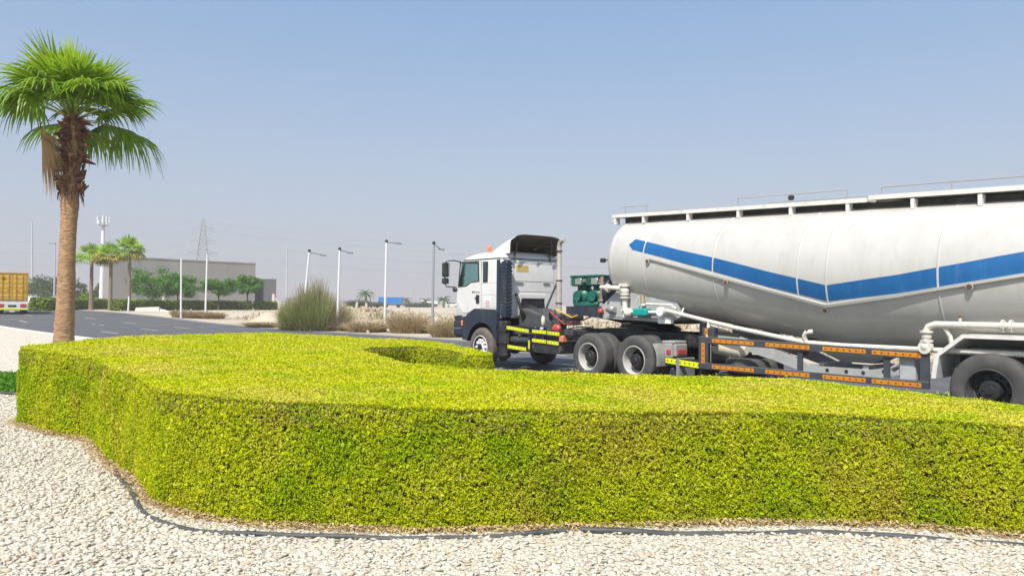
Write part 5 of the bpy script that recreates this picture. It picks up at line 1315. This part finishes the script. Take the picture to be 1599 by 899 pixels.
strip(tr, 14.42, 13.88, 1.055, 1.04, 1.206, yellow, .08, 5); strip(tr, 13.84, 13.40, 1.035, 1.015, 1.206, yellow, .08, 4)
strip(tr, 14.42, 13.88, .83, .81, 1.206, yellow, .08, 5); strip(tr, 13.84, 13.42, .805, .785, 1.206, yellow, .08, 4)
mb = MB(); mb.box(14.06, 14.14, 1.13, 1.20, 1.09, 1.16, .01); mb.sphere((14.1, 1.12, 1.32), .055, 10, 8, (1, 1, 2.4)); mb.build('air_filter', cream, tr, 50)
mb = MB(); mb.sphere((13.62, 1.10, 1.14), .13, 14, 9, (1.2, .7, .9)); mb.build('red_cap', redl, tr, 60)
mb = MB(); mb.box(13.28, 13.42, 1.0, 1.21, .82, .98, .02); mb.build('side_marker', mat('faded orange lens', (.55, .20, .10), .4), tr)
mb = MB(); mb.box(13.0, 13.30, .7, 1.15, .98, 1.12, .02); mb.tube([(13.3, 1.1, 1.12), (12.9, 1.1, 1.20), (12.3, 1.15, 1.21)], .02, 6); mb.build('mudguard_bracket', dusty, tr)
# fifth wheel, rear mudguard ends, lights, bumper
mb = MB(); mb.hull([(12.15, y, 1.20) for y in (-.45, .45)] + [(11.0, y, 1.20) for y in (-.42, .42)] + [(12.05, y, 1.30) for y in (-.45, .45)] + [(11.3, y, 1.30) for y in (-.45, .45)] + [(10.85, y, 1.16) for y in (-.2, .2)]); mb.box(11.4, 11.8, -.44, .44, 1.02, 1.2); mb.build('fifth_wheel', black, tr)
for sg in (1, -1):
    mb = MB(); pr = [(S_D2 + .66 * math.cos(a_), .54 + .66 * math.sin(a_)) for a_ in np.linspace(PI * .80, PI * 1.04, 10)]; pr2 = [(S_D2 + .635 * math.cos(a_), .54 + .635 * math.sin(a_)) for a_ in np.linspace(PI * 1.04, PI * .80, 10)]
    mb.prism(pr + pr2, sg * .62, sg * 1.24); 
    mg = mb.build('mudguard', mat('dusty grey plastic', (.36, .35, .32), .8, col2=(.18, .18, .17), vscale=6), tr, 40)
    mb = MB(); mb.box(9.90, 10.22, sg * .80, sg * 1.20, .95, 1.00, .01); mb.box(9.86, 9.94, sg * .82, sg * 1.20, .68, .94, .02); mb.box(9.95, 10.16, sg * 1.16, sg * 1.20, .66, .945, .01); mb.build('light_bracket', mat('dusty bracket', (.34, .34, .32), .75, var=.35, vscale=8), tr)
    mb = MB(); mb.box(9.83, 9.859, sg * .88, sg * 1.16, .72, .83, .015); mb.build('tail_light', redl, tr); mb = MB(); mb.box(9.98, 10.10, sg * 1.201, sg * 1.215, .72, .82, .01); mb.build('side_reflector', redl, tr)
    mb = MB(); mb.box(9.76, 9.84, sg * .70, sg * 1.22, .26, .66, .01); mb.build('mudflap', mat('dusty mudflap', (.22, .22, .21), .85, var=.3), tr)
    mb = MB(); mb.box(9.22, 10.14, sg * 1.16, sg * 1.20, .49, .655, .008); mb.build('rear_side_bar', black, tr); strip(tr, 10.12, 9.24, .60, .545, sg * 1.2015, yellow, .11, 8, side=sg)
mb = MB(); mb.box(9.20, 9.30, -1.158, 1.158, .50, .64, .01); mb.build('rear_bumper', black, tr)

# ---- tanker trailer
tl = root_at('tanker_trailer', 'white bulk cement tanker trailer with a blue V stripe along its side', 'trailer', 6.6)
def tk(s):
    top = 3.73 - .040 * (12 - s); R = 1.0 + .27 * (12 - s) / 5.4 if s > 6.6 else 1.27 - .24 * (6.6 - s) / 6.0
    return top - R, R
def tp_(s, phi, off=0.0):
    zc, R = tk(s); return (s, (R + off) * math.cos(phi), zc + (R + off) * math.sin(phi))
mb = MB(); n = 96; rows = []
zf, Rf = tk(12.0)
for k in range(8):
    a_ = PI / 2 * k / 8; rows.append((11.95 + .30 * math.cos(a_), Rf * (.02 + .98 * math.sin(a_)) if k else .02, zf))
for s in np.linspace(11.95, 0.6, 58): zc, R = tk(s); rows.append((s, R, zc))
zr, Rr = tk(.6)
for k in range(7, -1, -1): a_ = PI / 2 * k / 8; rows.append((.6 - .24 * math.cos(a_), Rr * (.02 + .98 * math.sin(a_)) if k else .02, zr))
vs_ = [(s, R * math.cos(2 * PI * k / n), zc + R * math.sin(2 * PI * k / n)) for s, R, zc in rows for k in range(n)]
fs = [(i * n + k, i * n + (k + 1) % n, (i + 1) * n + (k + 1) % n, (i + 1) * n + k) for i in range(len(rows) - 1) for k in range(n)] + [tuple(range(n)), tuple(range((len(rows) - 1) * n, len(rows) * n))]
mb.add(vs_, fs); tank = mb.build('tank', tank_w, tl, 60)
# weld seams as raised rings
for s in (11.90, 10.9, 9.0, 7.15, 6.6, 4.85, 2.9, .7):
    mb = MB(); zc, R = tk(s); mb.lathe([(R - .004, -.022), (R + .0075, -.014), (R + .0075, .014), (R - .004, .022)], (s, 0, zc), 'x', 96); mb.build('weld_seam', tank_w, tank, 60)
# stripe: a painted band a hair proud of the shell, both sides
TOPB = [(11.26, .541), (9.91, .309), (8.93, .179), (7.73, .012), (6.60, -.118), (5.45, -.001), (4.54, .126), (3.74, .250), (1.2, .56)]
BOTB = [(11.23, .280), (9.87, .076), (8.92, -.060), (7.75, -.222), (6.60, -.336), (5.46, -.243), (4.54, -.132), (3.73, -.014), (1.2, .27)]
STR = [(10.74, .117), (8.92, -.126), (6.66, -.405), (5.47, -.277), (3.73, -.045), (1.0, .30)]
def il(P, s):
    for (a_, b_), (c_, d_) in zip(P, P[1:]):
        if s >= c_: return b_ + (d_ - b_) * (s - a_) / (c_ - a_)
    return P[-1][1]
for sg in (1, -1):
    mb = MB(); g_ = []
    def col(s, p0, p1, off=.0045): return [((lambda q: (q[0], q[1] * sg, q[2]))(tp_(s, p0 + (p1 - p0) * k / 4, off))) for k in range(5)]
    g_.append(col(11.39, .396, .396)); 
    for s in list(np.arange(11.24, 6.6, -.12)) + [6.6] + list(np.arange(6.48, 1.2, -.12)): g_.append(col(s, il(TOPB, s), il(BOTB, s)))
    vs_ = [p for c_ in g_ for p in c_]; mb.add(vs_, [(i * 5 + k, i * 5 + k + 1, i * 5 + k + 6, i * 5 + k + 5) for i in range(len(g_) - 1) for k in range(4)])
    mb.build('blue_stripe', blue, tank, 60)
    # ledge below the stripe
    mb = MB(); g_ = []
    for s in list(np.arange(10.74, 6.6, -.15)) + [6.6] + list(np.arange(6.45, 1.0, -.15)):
        f = il(STR, s); q = []
        for off, df in ((-.01, .028), (.045, .028), (.045, -.012), (-.01, -.012)):
            p = tp_(s, f + df, off); q.append((p[0], p[1] * sg, p[2]))
        g_.append(q)
    vs_ = [p for c_ in g_ for p in c_]; mb.add(vs_, [(i * 4 + k, i * 4 + (k + 1) % 4, i * 4 + 4 + (k + 1) % 4, i * 4 + 4 + k) for i in range(len(g_) - 1) for k in range(4)] + [(0, 1, 2, 3), tuple(range(len(vs_) - 4, len(vs_)))])
    mb.build('side_ledge', tank_w, tank)
    for s, f in ((10.72, .055), (8.67, -.205), (6.66, -.455), (4.41, -.165), (2.2, .08)):
        mb = MB(); p = tp_(s, f, 0); nv = Vector((0, math.cos(f) * sg, math.sin(f))); c_ = Vector((p[0], p[1] * sg, p[2]))
        mb.tube([c_ - nv * .02, c_ + nv * .045], .055, 14); mb.m = 1; mb.tube([c_ + nv * .0455, c_ + nv * .06], .038, 12); mb.build('lug', [tank_w, rust], tank, 50)
# walkway along the top
def wz(s): return 3.73 - .040 * (12 - s) + .012
mb = MB()
for (s0, s1, y0, y1, dz) in ((12.30, 6.25, -.50, .52, 0), (6.22, .4, -.50, .52, .035)):
    for (ya, yb, t0, t1) in ((y0, y1, .045, .075), (y1 + .001, y1 + .03, .03, .105), (y0 - .03, y0 - .001, .03, .105)):
        mb.add([(s, y, wz(s) + dz + t) for s in (s0, s1) for y in (ya, yb) for t in (t0, t1)], [(0, 1, 3, 2), (4, 6, 7, 5), (0, 4, 5, 1), (2, 3, 7, 6), (0, 2, 6, 4), (1, 5, 7, 3)])
wk = mb.build('walkway', offw, tl)
mb = MB()
for sg in (1, -1):
    y = sg * .30; mb.add([(s, yy, wz(s) + t) for s in (12.1, .5) for yy in (y - .01, y + .01) for t in (-.09, .044)], [(0, 1, 3, 2), (4, 6, 7, 5), (0, 4, 5, 1), (2, 3, 7, 6), (0, 2, 6, 4), (1, 5, 7, 3)])
mb.build('gap_shade_plate', dusty, wk)  # dark plates added to close the gap and give its shade
for s in (12.22, 11.35, 10.1, 8.85, 7.7, 6.6, 5.5, 4.5, 3.6, 2.5, 1.3):
    for sg in (1, -1): mb = MB(); mb.box(s - .03, s + .03, sg * .40, sg * .54, wz(s) - .13, wz(s) + .044); mb.build('walkway_bracket', offw, wk)
rail_m = mat('thin weathered rail', (.34, .32, .30), .6, .2)
for (s0, s1, ps) in ((12.0, 11.2, (11.9, 11.25)), (8.85, 6.6, (8.85, 7.75, 6.6)), (6.0, .8, (6.0, 4.9, 3.9, 2.9, 1.8, .8))):
    mb = MB()
    for sg in (1, -1):
        y = sg * .53; mb.tube([(s0, y, wz(s0) + .27), (s1, y, wz(s1) + .27)], .011, 6)
        for s in ps: mb.tube([(s, y, wz(s) + .1), (s, y, wz(s) + .27)], .011, 6)
    mb.build('handrail', rail_m, wk, 60)
for s in (9.35, 6.05, 2.6): mb = MB(); z = wz(s); mb.lathe([(.001, .0), (.26, .0), (.26, .10), (.30, .10), (.30, .13), (.24, .16), (.001, .17)], (s, 0, z - .02), 'z', 24); mb.box(s - .34, s - .22, -.03, .03, z + .1, z + .16, .01); mb.build('manhole_lid', offw, tl, 40)
mb = MB(); mb.box(7.65, 7.76, .46, .54, wz(7.7) + .16, wz(7.7) + .25, .02); mb.build('walkway_lamp', gasket, tl)
mb = MB(); mb.tube([(12.45, .36, wz(12) - .02), (12.28, .36, wz(12) + .02)], .03, 8); mb.build('safety_hook', offw, tl)

# front support, coupling plate and compressor bed
zf0 = 1.42
mb = MB(); mb.prism([(12.35, 1.72), (12.35, zf0), (10.35, zf0 - .06), (10.05, 1.50), (10.15, 1.80), (10.9, 2.0), (11.9, 2.05)], -.80, .80); mb.build('front_skirt', greyst, tl)
mb = MB(); mb.box(11.60, 11.63, .801, .812, zf0 + .02, 1.84); mb.box(10.5, 12.2, .801, .812, zf0 + .03, zf0 + .045); mb.build('skirt_seam', mat('skirt seam grey', (.25, .26, .26), .7), tl)  # darker grey strips along the skirt seams
mb = MB(); mb.hull([(12.35, y, zf0 - .005) for y in (-.78, .78)] + [(10.2, y, zf0 - .07) for y in (-.78, .78)] + [(12.1, y, 1.31) for y in (-.45, .45)] + [(10.8, y, 1.31) for y in (-.45, .45)]); mb.build('coupling_plate', black, tl)
mb = MB(); mb.hull([(13.80, y, 1.69) for y in (-.5, .62)] + [(13.80, y, 1.52) for y in (-.5, .62)] + [(12.34, y, 1.69) for y in (-.6, .75)] + [(12.34, y, 1.40) for y in (-.6, .75)]); mb.build('compressor_bed', navy, tl)
# green two-cylinder compressor
comp = MB()
comp.box(12.75, 13.60, .02, .58, 1.692, 1.80, .02)
for s in (13.45, 12.92):
    comp.lathe([(.001, 1.80), (.20, 1.80), (.24, 1.86), (.25, 1.95), (.23, 2.06), (.16, 2.12), (.15, 2.20), (.001, 2.20)], (s, .30, 0), 'z', 22)
    comp.tube([(s, .53, 1.94), (s, .60, 1.94)], .13, 16); comp.tube([(s + .18, .5, 1.75), (s + .18, .5, 2.0)], .04, 8)
comp.tube([(13.75, .3, 1.95), (12.6, .3, 1.95)], .12, 14)
cm = comp.build('compressor', green, tl, 40)
for s in (13.50, 12.94):
    mb = MB(); mb.box(s - .23, s + .21, .06, .56, 2.19, 2.44, .03); mb.box(s - .25, s + .23, .04, .58, 2.405, 2.46, .015)
    for k in range(4): mb.box(s - .235, s + .215, .055, .567, 2.215 + k * .045, 2.235 + k * .045)
    mb.build('cylinder_head', green, cm)
    mb = MB(); mb.box(s - .20, s + .02, .568, .59, 2.22, 2.38, .01); mb.tube([(s - .18, .5, 2.3), (s - .32, .52, 2.32)], .06, 10); mb.build('head_plate', steel, cm, 40)
    mb = MB(); mb.lathe([(.05, 2.10), (.17, 2.10), (.17, 2.185), (.05, 2.185)], (s - .02, .3, 0), 'z', 14); mb.build('cylinder_neck', navy, cm, 40)
mb = MB(); mb.lathe([(.001, 0), (.40, 0), (.42, .03), (.42, .10), (.40, .13), (.001, .13)], (12.37, .28, 2.02), 'x', 28); mb.build('flywheel', navy, tl, 40)
mb = MB(); mb.tube([(12.66, .52, 2.36), (12.58, .58, 2.36), (12.56, .60, 2.28), (12.56, .62, 1.86), (12.54, .64, 1.72)], [.05, .055, .055, .055, .05], 10); mb.build('compressor_hose', brown_hose, tl, 60)
for z in (2.24, 1.84): mb = MB(); mb.lathe([(.06, -.02), (.095, -.02), (.095, .02), (.06, .02)], (12.56, .61, z), 'z', 14); mb.build('pipe_flange', steel, tl, 45)
mb = MB(); mb.tube([(12.54, .64, 1.72), (12.3, .72, 1.62), (11.9, .84, 1.62)], .07, 10); mb.sphere((12.0, .84, 1.63), .10, 10, 8); mb.build('check_valve', steel, tl, 45)
mb = MB(); mb.sphere((12.35, .86, 1.58), .075, 10, 8); mb.tube([(12.42, .84, 1.58), (12.3, .87, 1.58)], .05, 10); mb.build('red_valve', redl, tl, 50)
mb = MB(); mb.tube([(12.35, .3, 2.3), (12.4, .42, 2.42), (12.46, .42, 2.6), (12.46, .42, 2.92)], .012, 6); mb.build('aerial', gasket, tl, 60)
mb = MB(); mb.box(12.25, 12.38, .78, .88, 2.72, 2.82, .02); mb.tube([(12.25, .83, 2.77), (11.9, .8, 2.8)], .015, 6); mb.build('side_marker', gasket, tl)
# white pipework
mb = MB(); y = .93
mb.tube([(12.35, .84, 2.14), (12.05, y, 2.13), (11.55, y, 2.10)], .055, 12)
for s in (12.05, 11.62): mb.lathe([(.05, -.018), (.10, -.018), (.10, .018), (.05, .018)], (s, y, 2.12), 'x', 14)
mb.tube([(11.52, y, 2.20), (11.52, y, 1.45)], .06, 12)
for z in (2.16, 1.97, 1.90, 1.62): mb.lathe([(.055, -.016), (.11, -.016), (.11, .016), (.055, .016)], (11.52, y, z), 'z', 14)
mb.sphere((11.52, y, 2.05), .10, 12, 8); mb.sphere((11.42, y, 1.56), .11, 12, 8)
mb.tube([(11.35, y, 1.58), (10.55, y, 1.58), (10.1, y, 1.60)], .035, 10)
mb.build('pipework', cream, tl, 50)
mb = MB(); mb.tube([(10.9, y, 1.76), (10.2, y + .02, 1.74), (10.05, y + .02, 1.66)], .025, 8); mb.tube([(11.0, y, 1.92), (10.98, y, 1.72)], .05, 10); mb.tube([(11.12, y, 1.90), (11.2, y, 1.76)], .018, 6); mb.build('pipework', cream, tl, 50)
mb = MB(); mb.tube([(11.0, y + .005, 1.95), (10.98, y + .005, 1.78)], .052, 10); mb.build('brass_valve', mat('brass', (.42, .32, .18), .5, .4), tl, 50)
mb = MB(); mb.box(10.82, 11.20, y - .1, y + .12, 1.49, 1.66, .03); mb.build('green_filter', mat('teal filter box', (.0, .27, .24), .45), tl)
mb = MB(); mb.tube([(10.42, y + .04, 1.60), (10.42, y + .12, 1.60)], .10, 18); mb.build('gauge', whub, tl, 40)
mb = MB(); mb.lathe([(.001, .002), (.085, .002)], (10.42, y + .122, 1.60), 'y', 18); mb.build('gauge_face', stickw, tl)
mb = MB(); mb.box(10.25, 10.6, .78, .9, 1.34, 1.44, .01); mb.build('number_plate', stickw, tl)
mb = MB()
pp = [(10.3, .96, 1.62), (9.6, 1.02, 1.50), (8.6, 1.10, 1.33), (7.6, 1.12, 1.18), (7.05, 1.13, 1.10), (6.4, 1.13, 1.08), (5.0, 1.10, 1.08), (3.2, 1.05, 1.08)]
mb.tube(pp, .042, 12)
mb.tube([(9.15, 1.06, 1.40), (9.15, 1.10, 1.10)], .035, 8); mb.tube([(7.03, 1.14, 1.10), (7.06, 1.16, 1.22), (7.02, 1.17, 1.28), (6.92, 1.12, 1.30)], .04, 10); mb.tube([(9.9, .98, 1.55), (9.9, .9, 1.68)], .02, 6)
mb.build('discharge_pipe', cream, tl, 50)
mb = MB()
mb.tube([(5.02, 1.18, 1.10), (5.02, 1.18, 1.38), (4.99, 1.18, 1.44), (4.90, 1.18, 1.475), (4.2, 1.18, 1.475), (1.0, 1.16, 1.475)], .052, 12)
for z in (1.36, 1.22): mb.lathe([(.05, -.016), (.095, -.016), (.095, .016), (.05, .016)], (5.02, 1.18, z), 'z', 14)
mb.sphere((5.02, 1.18, 1.29), .075, 12, 8); mb.sphere((5.02, 1.18, 1.13), .10, 12, 8); mb.tube([(5.02, 1.18, 1.12), (5.02, 1.26, 1.12)], .10, 14); mb.tube([(4.78, 1.17, 1.46), (4.70, 1.14, 1.30), (4.68, 1.1, 1.10)], .035, 8)
for s in (3.98, 3.88): mb.lathe([(.05, -.016), (.09, -.016), (.09, .016), (.05, .016)], (s, 1.18, 1.475), 'x', 14)
mb.tube([(4.55, 1.17, 1.5), (4.55, 1.17, 1.58)], .02, 6); mb.build('air_pipe', cream, tl, 50)
mb = MB(); mb.sphere((4.55, 1.17, 1.60), .025, 8, 6); mb.sphere((7.0, 1.17, 1.30), .03, 8, 6); mb.build('pipe_tap', rust, tl, 50)
# side guard with reflector strips
gm_ = mat('dark grey guard steel', (.055, .062, .075), .5, var=.3, vscale=6)
mb = MB(); YG = 1.225
mb.prism([(9.27, 1.12), (4.98, 1.05), (4.98, .93), (9.27, .995)], YG - .03, YG); mb.prism([(9.27, .605), (4.98, .59), (4.98, .48), (9.27, .495)], YG - .03, YG)
for s0, s1 in ((9.27, 9.05), (5.10, 4.96)): mb.box(s0, s1, YG - .027, YG - .003, .49, 1.08)
for s in (7.12, 5.62): mb.box(s - .05, s + .05, YG - .06, YG - .031, .55, 1.05)
mb.box(9.0, 9.28, .95, 1.12, .95, 1.30, .02)
mb.build('side_guard', gm_, tl)
mb = MB(); mb.prism([(9.27, 1.1205), (4.98, 1.0505), (4.98, 1.056), (9.27, 1.126)], YG - .03, YG); mb.prism([(9.27, .6055), (4.98, .5905), (4.98, .596), (9.27, .611)], YG - .03, YG); mb.box(8.98, 8.995, YG - .02, YG - .004, .63, .98); mb.build('guard_edge', steel, tl)
for a_, b_ in ((8.95, 8.02), (7.78, 6.92), (6.68, 5.94), (5.84, 5.08)):
    za = lambda s: 1.06 - (9.27 - s) * .0163; zb_ = lambda s: .55 - (9.27 - s) * .0035
    strip(tl, a_, b_, za(a_), za(b_), YG + .001, orange, .070, 7); strip(tl, a_ + .0, b_ + .0, zb_(a_), zb_(b_), YG + .001, orange, .070, 7)
strip(tl, 9.20, 9.12, .60, 1.0, YG + .001, orange, .08, 4, vert=True); strip(tl, 9.20, 9.13, 1.14, 1.28, 1.1215, orange, .08, 1, vert=True)
# chassis members, hopper, landing legs, spare wheel, canister
mb = MB()
for sg in (-1, 1): mb.prism([(9.7, 1.35), (9.2, 1.25), (7.8, .86), (7.3, .66), (6.2, .66), (5.0, .90), (4.6, 1.12), (.5, 1.14), (.5, .96), (4.6, .94), (5.2, .72), (6.2, .50), (7.3, .50), (8.0, .70), (9.7, 1.12)], sg * .50, sg * .58)
for s in (7.1, 6.3, 4.8, 2.2, .7): mb.box(s - .05, s + .05, -.5, .5, .62 if s > 5 else .98, .72 if s > 5 else 1.1)
mb.build('chassis_beam', greyst, tl)
mb = MB()
for s in (6.95, 6.6, 6.3, 5.95): mb.tube([(s, .5815, .60 + max(0, 6.2 - s) * .2), (s, .5835, .60 + max(0, 6.2 - s) * .2)], .035, 10)
mb.build('hole_shade_discs', black, tl)  # dark discs on the beam face paint in the shaded holes
mb = MB(); mb.hull([(7.6, y, 1.12) for y in (-.45, .45)] + [(5.6, y, 1.12) for y in (-.45, .45)] + [(6.9, y, .74) for y in (-.18, .18)] + [(6.3, y, .74) for y in (-.18, .18)]); mb.build('hopper', tank_w, tl)
for sg in (1, -1): mb = MB(); mb.box(9.42, 9.56, sg * .70, sg * .84, .30, 1.40, .02); mb.box(9.45, 9.53, sg * .73, sg * .81, .16, .30); mb.box(9.32, 9.66, sg * .62, sg * .92, .10, .16, .02); mb.tube([(9.4, sg * .77, 1.2), (8.7, sg * .70, 1.15)], .04, 6); mb.build('landing_leg', black, tl)
mb = MB(); mb.tube([(9.28, .72, .92), (9.22, .72, .92), (8.60, .72, .86), (8.52, .72, .86)], [.08, .155, .155, .08], 18); mb.build('canister', mat('cream canister', (.70, .66, .52), .5, var=.2, vscale=5), tl, 40)
mb = MB(); mb.lathe([(.30, -.14), (.42, -.155), (.51, -.13), (.54, -.08), (.54, .08), (.51, .13), (.42, .155), (.30, .14), (.30, -.14)], (8.5, .48, .58), 'z', 40); mb.build('spare_wheel', rubber, tl, 35)
mb = MB(); mb.lathe([(.30, -.10), (.22, -.04), (.001, -.04)], (8.5, .48, .58), 'z', 30); mb.box(7.95, 9.05, .1, .86, .36, .42, .02); mb.build('spare_carrier', dusty, tl, 35)
mb = MB(); mb.tube([(7.3, .95, .92), (7.12, .95, .92)], .06, 10); mb.sphere((7.2, .98, .90), .05, 8, 6); mb.build('pipe_coupling', rust, tl, 40)
mb = MB(); mb.tube([(5.25, .9, 1.0), (5.7, .8, .72)], .05, 8); mb.box(5.2, 5.45, .7, 1.15, .58, 1.0, .02); mb.build('valve_box', greyst, tl)
# axles, wheels, mudguards
for s in (4.15, 2.83, 1.51):
    for side in (1, -1): wheel(tl, s, 1.25 * side, side, 'trailer')
    mb = MB(); mb.cyl((s, -.95, .54), (s, .95, .54), .075, 12)
    for sg in (-1, 1): mb.prism([(s + .5, .72), (s, .64), (s - .5, .72), (s - .5, .78), (s, .72), (s + .5, .78)], sg * .50, sg * .58); mb.box(s + .5, s + .62, sg * .49, sg * .59, .7, 1.0)
    mb.build('axle', dusty, tl, 40)
for sg in (1, -1):
    o_ = [(4.93, .66), (4.88, 1.02), (4.50, 1.34), (.95, 1.34), (.70, 1.1), (.62, .75)]; i_ = [(4.865, .66), (4.815, 1.0), (4.475, 1.285), (.98, 1.285), (.76, 1.07), (.68, .75)]
    mb = MB(); mb.prism(o_ + i_[::-1], sg * .58, sg * 1.245); mb.build('mudguard', offw, tl)
mb = MB(); mb.box(.25, .36, -1.2, 1.2, .50, .64, .01); mb.build('rear_bumper', black, tl)
for sg in (1, -1): mb = MB(); mb.box(.22, .247, sg * .7, sg * 1.1, .66, .82, .01); mb.build('tail_light', redl, tl); mb = MB(); mb.box(.2475, .36, sg * .66, sg * 1.14, .645, .84); mb.build('light_bracket', black, tl)
ORG[:] = (0, 0, 0)
